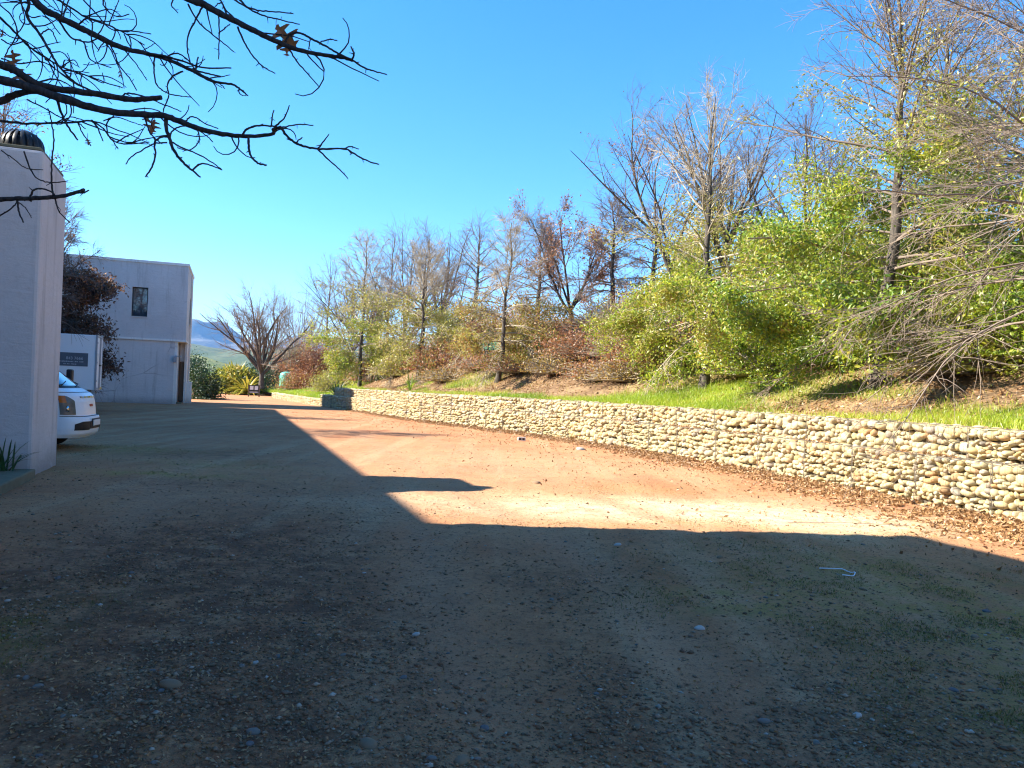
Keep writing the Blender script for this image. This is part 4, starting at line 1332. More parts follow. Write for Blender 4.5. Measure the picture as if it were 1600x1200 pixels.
# --- trees on the slope and along its crest
bp_tree('bare_tree', 'bare slender tree leaning towards the yard with a few rusty leaves at its tip', 1085, 7.0, 150, seed=21, tr=0.12, kind='spread', n1=5, n2=220, n3=1200, lean=(-0.42, -0.05), fork=0.42, low=35, up=70, twig_mat='twig_grey',
        leaves=[('leaf_rust', 420, 0.05, 0.6, 1.0, 0.1, 0.35)])
bp_tree('bare_tree', 'bare many-limbed tree with green leaves about its base behind the leaning tree', 1128, 8.2, 158, seed=22, tr=0.15, kind='spread', n1=8, n2=320, n3=1700, fork=0.36, low=38, up=74, twig_mat='twig_grey',
        leaves=[('leaf_olive', 3500, 0.06, 0.06, 0.42, 0.2, 0.3)])
bp_tree('bare_tree', 'bare vase-shaped tree between the two leafy pin oaks', 1255, 6.0, 165, seed=23, tr=0.12, kind='spread', n1=7, n2=300, n3=1500, fork=0.30, low=42, up=74, twig_mat='twig_grey',
        leaves=[('leaf_green', 5200, 0.055, 0.05, 0.44, 0.2, 0.3)])
bp_tree('bare_tree', 'tall bare oak showing above the leafy pin oak, thick with fine twigs', 1465, 7.0, 20, seed=24, tr=0.15, spread=0.40, n1=46, n2=380, n3=2400, up=66, twig_mat='twig_grey',
        leaves=[('leaf_olive', 3600, 0.05, 0.08, 0.6, 0.15, 0.36)])
bp_tree('bare_tree', 'greyish oak with withered leaves high up behind the drooping twigs', 1585, 6.5, 70, seed=25, tr=0.15, spread=0.42, n1=46, n2=380, n3=2800, up=60, twig_mat='twig_grey',
        leaves=[('leaf_olive', 5200, 0.05, 0.3, 0.85, 0.14, 0.34)])
bp_tree('bare_tree', 'spreading tree with rust-brown leaves forking low on the crest of the bank', 890, 9.3, 300, seed=26, tr=0.17, kind='spread', n1=6, n2=420, n3=2600, fork=0.12, low=28, up=62, lean=(-0.1, 0), twig=0.009, twig_mat='twig_grey', bark_mat='bark_dark',
        leaves=[('leaf_rust', 5200, 0.07, 0.12, 0.95, 0.13, 0.36)])
bp_tree('bare_tree', 'dark straight bare tree on the crest beside the rusty forked tree', 952, 10.0, 318, seed=27, tr=0.14, spread=0.40, n1=46, n2=380, n3=2800, twig=0.0085, up=62, twig_mat='twig_grey', bark_mat='bark_dark',
        leaves=[('leaf_rust', 700, 0.06, 0.1, 0.5, 0.12, 0.4)])
crest = [(735, 9.2, 352, 'pin', 'bare upright tree on the crest just beyond the golden-leaved oak'), (682, 10.0, 338, 'spread', 'tall bare broad-crowned tree, highest of the group on the far crest'),
         (628, 9.6, 352, 'spread', 'bare tree with crowded ascending limbs on the far crest'), (598, 9.2, 366, 'pin', 'bare tree with a dark straight trunk rising behind the narrow oak'),
         (548, 10.5, 392, 'spread', 'bare rounded tree behind the shaded end of the wall'), (508, 9.5, 408, 'pin', 'bare brownish tree above the rust-leaved hedge'),
         (468, 10.0, 428, 'spread', 'small bare round-topped tree far along the bank'), (438, 12.0, 448, 'spread', 'faint bare tree farthest along the bank'),
         (835, 11.5, 372, 'pin', 'thin bare tree behind the rusty forked tree'), (1010, 12.0, 330, 'pin', 'thin bare tree seen through the gap beside the leaning tree'),
         (655, 7.0, 372, 'pin', 'bare whip-like tree halfway up the bank behind the drooping oak'), (580, 6.5, 400, 'spread', 'bare bushy tree halfway up the bank near the wall end')]
for i, (px, s, top, kd, lb) in enumerate(crest):
    kw = dict(seed=60 + i, tr=0.17, n2=280, n3=950, twig=0.009 if px < 760 else 0.0075, l3=(0.4, 1.0), twig_mat='twig_grey', group='bare trees along the crest of the bank',
              leaves=[('leaf_rust', 350, 0.07, 0.1, 0.6, 0.15, 0.4)])
    if kd == 'pin':
        bp_tree('bare_tree', lb, px, s, top, kind='pin', spread=0.42, n1=42, up=66, limb=0.36, **kw)
    else:
        bp_tree('bare_tree', lb, px, s, top, kind='spread', n1=9, fork=0.24, low=36, up=76, **kw)
# --- the big bare tree where the yard bends away
pt = np.array([-25.6, 78.5, 0.75])
add_tree('bare_tree', 'large bare tree with a pale forked trunk on bright grass at the yard bend', pt, seed=38, H=Hpx(pt, 442), tr=0.30, kind='spread', n1=12, n2=620, n3=2400, fork=0.2, low=40, up=74, twig=0.011, twig_mat='twig',
         l3=(0.5, 1.3))
pt = np.array([-27.5, 96, 0.9])
add_tree('bare_tree', 'small pale bare tree behind the large forked one', pt, seed=32, H=Hpx(pt, 520), tr=0.2, kind='spread', n1=9, n2=420, n3=2400, fork=0.2, low=30, up=70, twig=0.016, twig_mat='twig_tan', leaves=[('leaf_olive', 900, 0.09, 0.1, 0.8, 0.2, 0.3)])
# --- trees by the parked vehicles
pt = np.array([-19.6, 33.0, 0.0])
add_tree('copper_tree', 'dark copper-leaved drooping tree over the box truck with a bare twiggy top', pt, seed=33, H=9.0, tr=0.17, spread=0.27, crown0=0.20, n1=54, n2=520, n3=4200, droop=1.4, twig=0.008, twig_mat='twig_grey', bark_mat='bark_dark',
         leaves=[('leaf_copper', 22000, 0.085, 0.18, 0.60, 0.16, 0.12), ('leaf_rust', 2600, 0.07, 0.54, 0.68, 0.12, 0.35)])
pt = np.array([-16.9, 24.5, 0.0])
add_tree('bare_tree', 'nearly bare tree with reddish remnants of leaves rising behind the grey pier', pt, seed=34, H=10.2, tr=0.15, spread=0.30, crown0=0.3, n1=44, n2=420, n3=2800, twig=0.007, twig_mat='twig_grey', bark_mat='bark_dark',
         leaves=[('leaf_rust', 1500, 0.06, 0.6, 0.95, 0.1, 0.35)])


# ------------------------------------------------------------------ bushes
def bush(name, label, pos, rad, n, size, mat, seed, cat='shrub', group=None, stems=14, ncl=60, twig_mat='twig'):
    r = np.random.default_rng(seed)
    root = thing(name, label, cat, tuple(pos), 0, group)
    rad = np.asarray(rad, float)
    d = norm(r.normal(size=(ncl, 3))); d[:, 2] = np.abs(d[:, 2])
    cl = d * r.uniform(0.35, 0.95, (ncl, 1)) * rad
    i = r.integers(ncl, size=n)
    C = cl[i] + r.normal(0, 1, (n, 3)) * rad * 0.16
    C[:, 2] = np.maximum(C[:, 2], 0.05)
    V, F = leaf_quads(C, size, r)
    rn = np.clip(0.5 + 1.1 * (fbm(C[:, 0] * 1.1 + C[:, 2], C[:, 1] + 7, seed, 3) - 0.5) + r.normal(0, 0.2, n), 0, 1)
    MB().add(V, F, rn).build('foliage', M[mat], root, kind='stuff')
    b = np.zeros((ncl, 3)); b[:, :2] = r.normal(0, 0.12, (ncl, 2)) * rad[:2]
    P = np.stack([b, (b + cl) / 2 + r.normal(0, 0.08, (ncl, 3)) * rad, cl], 1)
    P[:, :, 2] = np.maximum(P[:, :, 2], 0)
    V, F = tubes(P, np.broadcast_to(np.array([0.03, 0.02, 0.01]), (ncl, 3)), 4)
    MB().add(V, F).build('stem', M[twig_mat], root, True, kind='stuff')
    return root


def bank_bush(name, label, px, s, rad, n, size, mat, seed, **kw):
    pt = bank_point(px, s); pt[2] -= 0.08
    return bush(name, label, pt, rad, n, size, mat, seed, **kw)


bank_bush('rust_hedge', 'rust-brown leaved hedge tree beyond the end of the gabion wall', 500, 5.0, (3.6, 3.4, 4.8), 22000, 0.10, 'leaf_rust', 71, ncl=90, twig_mat='twig_grey')
bank_bush('rust_hedge', 'second rust-brown hedge tree beside the green tank far along the bank', 458, 5.5, (3.6, 3.2, 5.2), 20000, 0.11, 'leaf_rust', 72, ncl=80, twig_mat='twig_grey')
bank_bush('green_shrub', 'bright green shrub on the slope behind the olive-leaved pin oak', 1150, 4.6, (1.9, 1.9, 1.5), 14250, 0.055, 'leaf_bright', 73, ncl=60)
bank_bush('green_shrub', 'dense green shrub in the shade beneath the tallest pin oak', 1290, 4.4, (1.7, 1.7, 2.2), 13300, 0.055, 'leaf_green', 74, ncl=60)
bank_bush('green_shrub', 'yellow-green evergreen rising behind the trunk of the tallest pin oak', 1440, 5.6, (2.2, 2.2, 3.8), 17100, 0.055, 'leaf_green', 75, ncl=80)
bank_bush('green_shrub', 'grey-green shrub behind the drooping tan twigs', 1560, 5.2, (2.2, 2.2, 3.2), 13300, 0.055, 'leaf_olive', 76, ncl=70)
bank_bush('green_shrub', 'leafy evergreen between the leaning tree and the many-limbed tree', 1090, 8.8, (2.0, 2.0, 3.6), 12350, 0.07, 'leaf_olive', 77, ncl=60)
bank_bush('green_shrub', 'low olive shrub on the bare slope behind the sparse golden oak', 845, 4.6, (1.5, 1.5, 0.8), 4180, 0.06, 'leaf_olive', 78, ncl=40)
bank_bush('green_shrub', 'golden bushy shrub halfway up the bank beside the slim golden oak', 815, 6.6, (1.8, 1.8, 1.6), 5700, 0.065, 'leaf_gold', 79, ncl=45)
bank_bush('brush_clump', 'grey leafless brush on the slope below the leaning tree', 985, 5.2, (2.6, 2.2, 1.4), 1500, 0.05, 'leaf_rust', 80, ncl=420, twig_mat='twig_tan')
bank_bush('brush_clump', 'grey leafless brush on the slope behind the drooping oak', 720, 6.2, (2.4, 2.4, 1.9), 1200, 0.06, 'leaf_rust', 81, ncl=360, twig_mat='twig_grey')
bank_bush('brush_clump', 'brown twiggy brush below the crest near the sparse oak', 925, 7.4, (2.6, 2.2, 1.3), 1600, 0.06, 'leaf_rust', 82, ncl=320, twig_mat='twig_grey')
bank_bush('brush_clump', 'tangled brown brush on the bank behind the narrow oak', 610, 6.0, (2.6, 2.6, 2.2), 1500, 0.07, 'leaf_rust', 83, ncl=320, twig_mat='twig_grey')
bush('dark_shrub', 'dark green rounded shrub against the far corner of the end building', (-23.6, 58.5, 0), (1.5, 2.0, 2.7), 6500, 0.09, 'leaf_deep_shaded', 84, ncl=60)
bush('dark_shrub', 'green bush in the sun beyond the dark rounded shrub', (-31.0, 84, 0), (3.2, 3.0, 2.6), 5000, 0.12, 'leaf_bright', 85, ncl=50)
bush('dark_shrub', 'dark green bush behind the yellow fronds at the bend', (-29.5, 92, 0.3), (3.0, 3.0, 3.6), 5000, 0.13, 'leaf_deep_shaded', 86, ncl=50)
bush('dark_shrub', 'shady green bush beside the pale forked trunk', (-27.8, 82.5, 0.3), (1.7, 1.7, 2.6), 3500, 0.11, 'leaf_deep_shaded', 87, ncl=45)
fbush = strap_clump('frond_bush', 'big yellow-green bush of arching fronds where the yard bends away', 'shrub', (-29.6, 82.0, 0.05), 260, 3.6, 0.17, 88, M['frond'], (25, 85), False, None, 1.5)
r = np.random.default_rng(777)
d = norm(r.normal(size=(7000, 3))); d[:, 2] = np.abs(d[:, 2])
C = d * r.uniform(0.55, 1.0, (7000, 1)) * np.array([3.0, 2.5, 2.9]) + r.normal(0, 0.2, (7000, 3)); C[:, 2] = np.maximum(C[:, 2], 0.1)
V, F = leaf_quads(C, 0.19, r)
MB().add(V, F, np.clip(0.5 + 1.2 * (fbm(C[:, 0] * 0.9, C[:, 2] * 0.9, 5, 3) - 0.5) + r.normal(0, 0.2, 7000), 0, 1)).build('leaf_mass', M['frond'], fbush, kind='stuff')
strap_clump('frond_bush', 'smaller clump of yellowed fronds spilling onto the far road', 'shrub', (-27.4, 79.6, 0.05), 160, 2.6, 0.14, 89, M['frond'], (15, 70), False, None, 1.6)

for i, (px, s_, rad, mt, lb) in enumerate([(1040, 4.6, (2.4, 2.2, 1.7), 'leaf_rust', 'tan brush and dead leaves on the slope under the leaning tree'), (905, 6.0, (2.6, 2.2, 1.2), 'leaf_rust', 'low brown brush on the open slope below the rusty forked tree'),
                                         (760, 7.6, (2.6, 2.6, 1.8), 'leaf_rust', 'brown brush below the crest behind the slim golden oak'), (680, 5.0, (2.2, 2.2, 1.3), 'leaf_olive', 'olive brush at the foot of the bare whip-like tree'),
                                         (540, 4.6, (2.4, 2.4, 2.4), 'leaf_olive', 'olive brush under the narrow oak at the wall end'), (1000, 8.4, (2.4, 2.4, 1.6), 'leaf_rust', 'brown brush along the crest beside the leaning tree'),
                                         (1215, 6.6, (2.4, 2.2, 3.0), 'leaf_green', 'tall leafy thicket between the two big leafy oaks'), (1380, 7.2, (2.4, 2.4, 4.4), 'leaf_green', 'tall evergreen thicket behind the tallest leafy oak'),
                                         (1620, 4.6, (2.2, 2.2, 2.6), 'leaf_green', 'leafy green thicket under the drooping tan twigs'), (1500, 4.0, (1.6, 1.6, 1.4), 'leaf_olive', 'low olive thicket beside the trunk of the drooping oak')]):
    big = mt == 'leaf_green'
    bank_bush('brush_clump', lb, px, s_, rad, 15000 if big else 3600, 0.058, mt, 140 + i, ncl=120 if big else 420, twig_mat='twig_tan', group='brush and thickets on the bank')

brushes = [(470, 3.2, (2.6, 2.4, 2.2), 'leaf_olive', 'olive brush at the foot of the rust hedge'), (520, 3.0, (2.2, 2.2, 1.8), 'leaf_olive', 'low olive brush between the rust hedge and the narrow oak'),
           (590, 4.6, (2.4, 2.2, 2.0), 'leaf_rust', 'brown brush between the narrow oak and the drooping oak'), (622, 3.6, (1.9, 1.9, 1.4), 'leaf_olive', 'small olive brush just behind the far part of the wall'),
           (640, 8.0, (3.0, 2.6, 2.6), 'leaf_rust', 'rusty brush high on the bank behind the drooping oak'), (700, 4.0, (2.4, 2.2, 1.7), 'leaf_rust', 'grey-brown brush on the slope between two slim oaks'),
           (730, 8.8, (3.0, 2.6, 2.6), 'leaf_olive', 'olive brush on the crest behind the slim golden oak'), (800, 8.6, (3.0, 2.6, 2.2), 'leaf_rust', 'russet brush on the crest left bare of tall trees'),
           (855, 7.4, (2.6, 2.4, 1.6), 'leaf_gold', 'golden brush just below the rusty forked tree'), (930, 5.2, (2.6, 2.2, 1.3), 'leaf_rust', 'russet brush on the open slope below the dark straight tree'),
           (960, 7.2, (2.8, 2.4, 2.3), 'leaf_tan', 'tan and olive brush mounded below the crest'), (1010, 6.4, (2.8, 2.4, 2.6), 'leaf_tan', 'tall tan brush at the foot of the leaning tree'),
           (1060, 5.6, (2.6, 2.2, 2.2), 'leaf_green', 'yellow-green brush behind the trunk of the olive-leaved oak'), (1185, 3.8, (1.8, 1.8, 1.2), 'leaf_green', 'yellow-green brush behind the grass between two oaks'),
           (560, 9.4, (3.2, 2.8, 3.0), 'leaf_rust', 'brown brush on the crest above the shaded wall end')]
for i, (px, s_, rad, mt, lb) in enumerate(brushes):
    tan = mt == 'leaf_tan'
    bank_bush('brush_clump', lb, px, s_, rad, 1500 if tan else 3800, 0.062 if px > 800 else 0.08, 'leaf_olive' if tan else mt, 180 + i, ncl=800 if tan else 330, twig_mat='twig_tan' if tan or i % 2 else 'twig_grey', group='brush and thickets on the bank')

low = [(700, 3.0, 'low twiggy brush in the fallen leaves behind the far grass strip'), (755, 4.4, 'low twiggy brush just behind the slim golden oak'), (815, 4.0, 'low twiggy brush in the leaves to one side of the slim golden oak'),
       (870, 3.7, 'low twiggy brush on the leaf-covered slope below the rusty forked tree'), (905, 4.8, 'higher twiggy brush on the leaf-covered slope below the rusty forked tree'), (945, 3.6, 'low tan twigs trailing down the open slope towards the grass'),
       (985, 3.4, 'tan twigs trailing over the wide green patch'), (1020, 4.2, 'tan twigs beside the olive-leaved oak on the wide green patch')]
for i, (px, s_, lb) in enumerate(low):
    bank_bush('brush_clump', lb, px, s_, (2.0, 1.9, 0.95), 1500, 0.06, 'leaf_rust' if i % 3 else 'leaf_gold', 230 + i, ncl=300, twig_mat='twig_tan', group='brush and thickets on the bank')

# far trees beyond the yard
for i, (x, y, h, lb) in enumerate([(-62, 150, 5.5, 'small round green tree far off between the end building and the hill'), (-48, 170, 6.5, 'round green tree far off behind the yellow fronds'), (-78, 190, 7.5, 'dark round tree far off at the foot of the green hill')]):
    bush('green_tree', lb, (x, y, 0), (4.0, 4.0, h), 2600, 0.28, 'leaf_deep_shaded', 120 + i, cat='tree', group='trees far beyond the yard', ncl=40)
# ------------------------------------------------------------------ green shade netting and the tank on the bank
net = thing('shade_net_fence', 'blue-green shade netting on posts glimpsed through the trees on the bank', 'fence')
LN = np.linspace(l_of_y(12), l_of_y(50), 80)
p, t, nm = wall_at(LN); q = p + nm * 6.4
zb = bank_h(np.full(len(LN), 6.4), LN)
V = np.concatenate([np.c_[q, zb - 0.05], np.c_[q, zb + 0.45], np.c_[q + nm * 0.01, zb + 0.45], np.c_[q + nm * 0.01, zb - 0.05]])
n_ = len(LN); idx = np.arange(4 * n_).reshape(4, n_)
F = np.concatenate([np.stack([idx[k, :-1], idx[k, 1:], idx[(k + 1) % 4, 1:], idx[(k + 1) % 4, :-1]], -1) for k in range(4)])
MB().add(V, F).build('netting', simple('teal_netting', (0.025, 0.15, 0.105), 0.7, 0.3, 3.0), net)
for k in range(0, n_, 5):
    MB().tube([(q[k, 0] - nm[k, 0] * .04, q[k, 1] - nm[k, 1] * .04, zb[k] - 0.2), (q[k, 0] - nm[k, 0] * .04, q[k, 1] - nm[k, 1] * .04, zb[k] + 0.55)], 0.035, 6).build('post', M['wood'], net)
tk = thing('water_tank', 'pale green plastic water tank behind the large forked tree', 'tank', (-25.3, 86.5, 0.75))
mb = MB(); mb.lathe([(0.85, 0), (0.85, 1.5), (0.78, 1.7), (0.5, 1.86), (0.25, 1.92)], 32); mb.build('tank_body', simple('green_plastic', (0.09, 0.33, 0.25), 0.45, 0.1), tk, True)
mb = MB(); mb.lathe([(0.26, 1.90), (0.26, 2.0), (0.001, 2.02)], 20); mb.build('lid', M['black_plastic'], tk, True)


# ------------------------------------------------------------------ grass, fallen leaves, gravel
def blades(P, h, w, r, lean=0.5):
    n = len(P)
    az = r.uniform(0, 2 * math.pi, n); side = np.stack([np.cos(az), np.sin(az), 0 * az], -1)
    ld = r.normal(0, lean, (n, 2)); hh = h[:, None]
    mid = P + np.c_[ld * hh * 0.35, h * 0.6]; tip = P + np.c_[ld * hh, h * r.uniform(0.75, 1.0, n)]
    ww = w[:, None]
    V = np.stack([P - side * ww, P + side * ww, mid + side * ww * 0.7, mid - side * ww * 0.7, tip], 1)
    k = np.arange(n)[:, None] * 5
    return V.reshape(-1, 3), k + np.array([[0, 1, 2, 3]]), k + np.array([[3, 2, 4]])


def scatter_bank(n, l0, l1, s0, s1, r, dens, lpow=1.0):
    l = l0 + (l1 - l0) * r.uniform(0, 1, n * 3) ** lpow; s = r.uniform(s0, s1, n * 3)
    keep = r.uniform(0, 1, n * 3) < dens(s, l)
    l = l[keep][:n]; s = s[keep][:n]
    p, t, nm = wall_at(l); q = p + nm * s[:, None]
    return np.c_[q, bank_h(s, l) - 0.01], s, l


r = np.random.default_rng(301)
g = MB()
for (n, l0, l1, s0, s1, h0, h1, w) in ((38000, l_of_y(9), L_END, 0.35, 4.2, 0.07, 0.24, 0.0055), (15000, L_END, l_of_y(84), 0.5, 7.0, 0.12, 0.40, 0.014), (7000, l_of_y(9), L_END, 0.3, 9.0, 0.05, 0.16, 0.005)):
    P, s, l = scatter_bank(n, l0, l1, s0, s1, r, (lambda s, l: green_mask(s, l)) if n != 7000 else (lambda s, l: 0.2 + 0 * s))
    h = r.uniform(h0, h1, len(P)) * (0.55 + 0.9 * fbm(l * 0.9, s * 0.9, 77, 3)); w_ = np.full(len(P), w) * r.uniform(0.7, 1.3, len(P))
    V, Q, T = blades(P, h, w_, r)
    rn = np.clip(0.5 + 1.2 * (fbm(l * 0.5, s * 0.5, 78, 3) - 0.5) + r.normal(0, 0.2, len(P)), 0, 1)
    if n == 7000:
        rn = rn * 0.3 + 0.7
    b0 = g.n
    g.add(V, Q, rn); g.T.append(T + b0); g.TA.append(rn)
grass = g.build('grass', M['grass'], kind='stuff')
grass['label'] = 'bright green grass along the top of the gabion wall'

lit = MB()
P, s, l = scatter_bank(44000, l_of_y(8), l_of_y(62), 0.35, 10.5, r, lambda s, l: (1 - 0.8 * green_mask(s, l)) * (0.35 + 0.65 * smooth(0.3, 0.6, fbm(l * 0.4, s * 0.4, 55, 3))), 1.25)
P[:, 2] += r.uniform(0.0, 0.05, len(P))
V, F = leaf_quads(P, 0.055, r, 1.2)
lit.add(V, F, np.clip(0.55 + 1.0 * (fbm(l * 0.6, s * 0.6, 56, 3) - 0.5) + r.normal(0, 0.22, len(P)), 0, 1))
o = lit.build('leaf_litter', M['litter'], kind='stuff'); o['label'] = 'brown fallen leaves covering the slope of the bank'

# leaves blown against the foot of the wall
n = 42000
l = l_of_y(7.5) + (l_of_y(46) - l_of_y(7.5)) * r.uniform(0, 1, n) ** 1.5
wid = np.interp(l, [l_of_y(7), l_of_y(12), l_of_y(18), l_of_y(26), l_of_y(40)], [1.5, 1.15, 0.95, 0.5, 0.3])
s = -np.abs(r.normal(0, 0.55, n)) * wid * (0.6 + 0.8 * fbm(l * 0.7, l * 0 + 2, 57, 3)) + 0.02
p, t, nm = wall_at(l); q = p + nm * s[:, None]
ok = fbm(q[:, 0] * 2, q[:, 1] * 2, 59, 3) > 0.30
q = q[ok]; s = s[ok]; l = l[ok]; wid = wid[ok]
z = ground_z(q[:, 0], q[:, 1]) + 0.006 + r.uniform(0, 0.09, len(q)) * np.clip(1 + s / (0.6 * wid), 0, 1)
V, F = leaf_quads(np.c_[q, z], 0.042, r, 1.0)
o = MB().add(V, F, np.clip(r.normal(0.5, 0.25, len(q)), 0, 1)).build('wall_foot_litter', M['litter'], kind='stuff'); o['label'] = 'strip of brown fallen leaves along the foot of the gabion wall'

# single leaves blown out over the sunny part of the yard
n = 2600
l = r.uniform(l_of_y(8), l_of_y(44), n); s = -np.abs(r.normal(0, 2.6, n))
p, t, nm = wall_at(l); q = p + nm * s[:, None]
V, F = leaf_quads(np.c_[q, ground_z(q[:, 0], q[:, 1]) + 0.012], 0.036, r, 1.2)
o = MB().add(V, F, r.uniform(0, 0.8, n)).build('scattered_leaves', M['litter'], kind='stuff'); o['label'] = 'single dead leaves blown out over the sunny dirt'

# litter lying on the ledge between the two tiers
n = 2600
l = r.uniform(l_of_y(8), l_of_y(40), n); s = r.uniform(0.0, 0.17, n)
keep = fbm(l * 1.3, s, 66, 3) > 0.5
l = l[keep]; s = s[keep]
p, t, nm = wall_at(l); q = p + nm * s[:, None]
V, F = leaf_quads(np.c_[q, 0.81 + r.uniform(0, 0.03, len(q))], 0.045, r, 1.0)
o = MB().add(V, F, r.uniform(0.2, 0.9, len(q))).build('ledge_litter', M['litter'], kind='stuff'); o['label'] = 'dry leaves caught on the ledge between the two wall tiers'


def yard_points(n, r, y0, y1, dens, spread=0.72):
    out = np.zeros((0, 2))
    while len(out) < n:
        y = y0 * (y1 / y0) ** r.uniform(0, 1, n * 2); x = r.uniform(-spread, spread, n * 2) * y
        k = r.uniform(0, 1, len(y)) < dens(x, y)
        out = np.vstack([out, np.c_[x, y][k]])
    return out[:n]


def not_built(x, y):
    s, l = wall_sl(x, y)
    rel = np.stack([x - P0[0], y - P0[1]], -1)
    lx = rel @ A; ly = rel @ B
    return (s < -0.05) & ~((lx < 0.1) & (ly > -2.95) & (ly < 1.85)) & ~((lx < -0.3) & (ly < -2.9))


def gravel_density(x, y):
    dk, ms, pl = yard_masks(x, y)
    return np.clip(0.13 + 0.9 * dk + 0.12 * ms, 0, 1) * not_built(x, y) * (0.25 + 0.75 * smooth(0.35, 0.62, fbm(x * 1.6, y * 1.6, 90, 4)))


r = np.random.default_rng(401)
pts = yard_points(36000, r, 2.7, 20.0, gravel_density)
gv = MB()
OCT = np.array([(1, 0, 0), (0, 1, 0), (-1, 0, 0), (0, -1, 0), (0, 0, 1), (0, 0, -1)], float)
OCTF = np.array([(0, 1, 4), (1, 2, 4), (2, 3, 4), (3, 0, 4), (1, 0, 5), (2, 1, 5), (3, 2, 5), (0, 3, 5)])
R_OCT = r.uniform(0.75, 1.2, (8, 6, 1))
sz = np.clip(r.lognormal(math.log(0.0058), 0.55, len(pts)), 0.003, 0.022)
zz = ground_z(pts[:, 0], pts[:, 1])
for k in range(8):
    sel = np.arange(k, len(pts), 8)
    a = r.uniform(0, 2 * math.pi, len(sel)); c, s_ = np.cos(a), np.sin(a)
    Vb = OCT * R_OCT[k] * np.array([1.25, 0.9, 0.6])
    V = np.einsum('ij,n->nij', Vb, sz[sel])
    x = V[..., 0] * c[:, None] - V[..., 1] * s_[:, None]; y = V[..., 0] * s_[:, None] + V[..., 1] * c[:, None]
    V = np.stack([x + pts[sel, 0, None], y + pts[sel, 1, None], V[..., 2] + zz[sel, None] + (sz[sel] * 0.22)[:, None]], -1)
    F = (OCTF[None] + (np.arange(len(sel)) * 6)[:, None, None]).reshape(-1, 3)
    gv.add(V.reshape(-1, 3), F, np.repeat(np.clip(r.beta(1.6, 2.2, len(sel)), 0, 1), 8))
o = gv.build('gravel', M['gravel'], None, True, kind='stuff'); o['label'] = 'small dark and pale gravel scattered over the shaded dirt'

# crumbs of dead leaf and moss tufts on the yard
pts = yard_points(12000, r, 2.7, 24.0, lambda x, y: (0.25 + 0.6 * yard_masks(x, y)[0]) * not_built(x, y))
V, F = leaf_quads(np.c_[pts, ground_z(pts[:, 0], pts[:, 1]) + 0.006], 0.014, r, 2.0)
o = MB().add(V, F, r.uniform(0, 0.8, len(pts))).build('leaf_crumbs', M['litter'], kind='stuff'); o['label'] = 'crumbled dead leaves strewn over the dirt yard'
pts = yard_points(15000, r, 2.7, 18.0, lambda x, y: np.clip(yard_masks(x, y)[1] * smooth(0.46, 0.62, fbm(x * 2.6, y * 2.6, 93, 4)) * 1.6, 0, 1) * not_built(x, y))
P = np.c_[pts, ground_z(pts[:, 0], pts[:, 1]) - 0.002]
V, Q, T = blades(P, r.uniform(0.008, 0.032, len(P)), r.uniform(0.0015, 0.0035, len(P)), r, 0.7)
rn = np.clip(r.normal(0.5, 0.22, len(P)), 0, 1)
mg = MB(); mg.add(V, Q, rn); mg.T.append(T); mg.TA.append(rn)
o = mg.build('moss', leafy('moss_tufts', [(0, (0.09, 0.08, 0.014)), (0.6, (0.19, 0.16, 0.025)), (1, (0.32, 0.26, 0.06))], 0.3), kind='stuff'); o['label'] = 'yellow-green moss and stunted grass on the packed dirt'

# single pebbles and stones big enough to pick out
peb = []
for i in range(10):
    m_ = MB(); m_.add(stone_shape(ICO1, 500 + i, 0.9) * np.array([1.2, 0.9, 0.55]), ICO1[1]); me = m_.mesh('pebble', True); peb.append(me)
pm = [simple('grey_pebble', (0.18, 0.15, 0.125), 0.95, 0.3, 20), simple('brown_pebble', (0.21, 0.14, 0.085), 0.8, 0.3, 20), simple('pale_pebble', (0.38, 0.35, 0.31), 0.75, 0.15, 20), simple('slate_pebble', (0.14, 0.125, 0.12), 0.95, 0.3, 20)]
kinds = ['rounded grey pebble lying on the shaded dirt of the yard', 'rounded brown pebble lying on the shaded dirt of the yard', 'pale almost white pebble lying on the shaded dirt of the yard', 'bluish slate pebble lying on the shaded dirt of the yard']
pmesh = []
for k in range(4):
    row = []
    for me in peb:
        c = me.copy(); c.materials.clear(); c.materials.append(pm[k]); row.append(c)
    pmesh.append(row)
pts = yard_points(120, r, 2.9, 9.0, lambda x, y: np.clip(0.3 + 0.7 * yard_masks(x, y)[0], 0, 1) * not_built(x, y), 0.66)
for x, y in pts:
    k = int(r.choice(4, p=[0.42, 0.34, 0.07, 0.17]))
    s_ = float(np.clip(r.lognormal(math.log(0.015), 0.3), 0.010, 0.03) * (0.8 + 0.05 * y))
    o = link('pebble', pmesh[k][int(r.integers(10))])
    o.location = (x, y, float(ground_z(x, y)) + s_ * 0.12); o.rotation_euler = (r.normal(0, 0.15), r.normal(0, 0.15), r.uniform(0, 6.28)); o.scale = (s_, s_, s_)
    dk_, ms_, _ = yard_masks(np.array([x]), np.array([y]))
    tm = float(track_mask(np.array([x]), np.array([y]))[0])
    side = 'towards the pier' if x < -0.33 * y else ('towards the gabion wall' if x > 0.33 * y else ('below the pier shadow' if x < 0 else 'below the sunlit strip'))
    zone = 'in dark gravel' if dk_[0] > 0.55 else ('among moss' if ms_[0] > 0.35 else ('on a wheel track' if tm > 0.5 else 'on bare dirt'))
    far = 'deep in shade' if y < 4.3 else ('mid-shade' if y < 6.3 else 'near the shadow edge')
    size = 'small' if s_ < 0.0165 else 'bigger'
    tag(o, '%s %s pebble %s %s, %s' % (size, ('grey', 'brown', 'whitish', 'bluish')[k], zone, far, side), 'pebble', 'pebbles strewn over the shaded dirt')


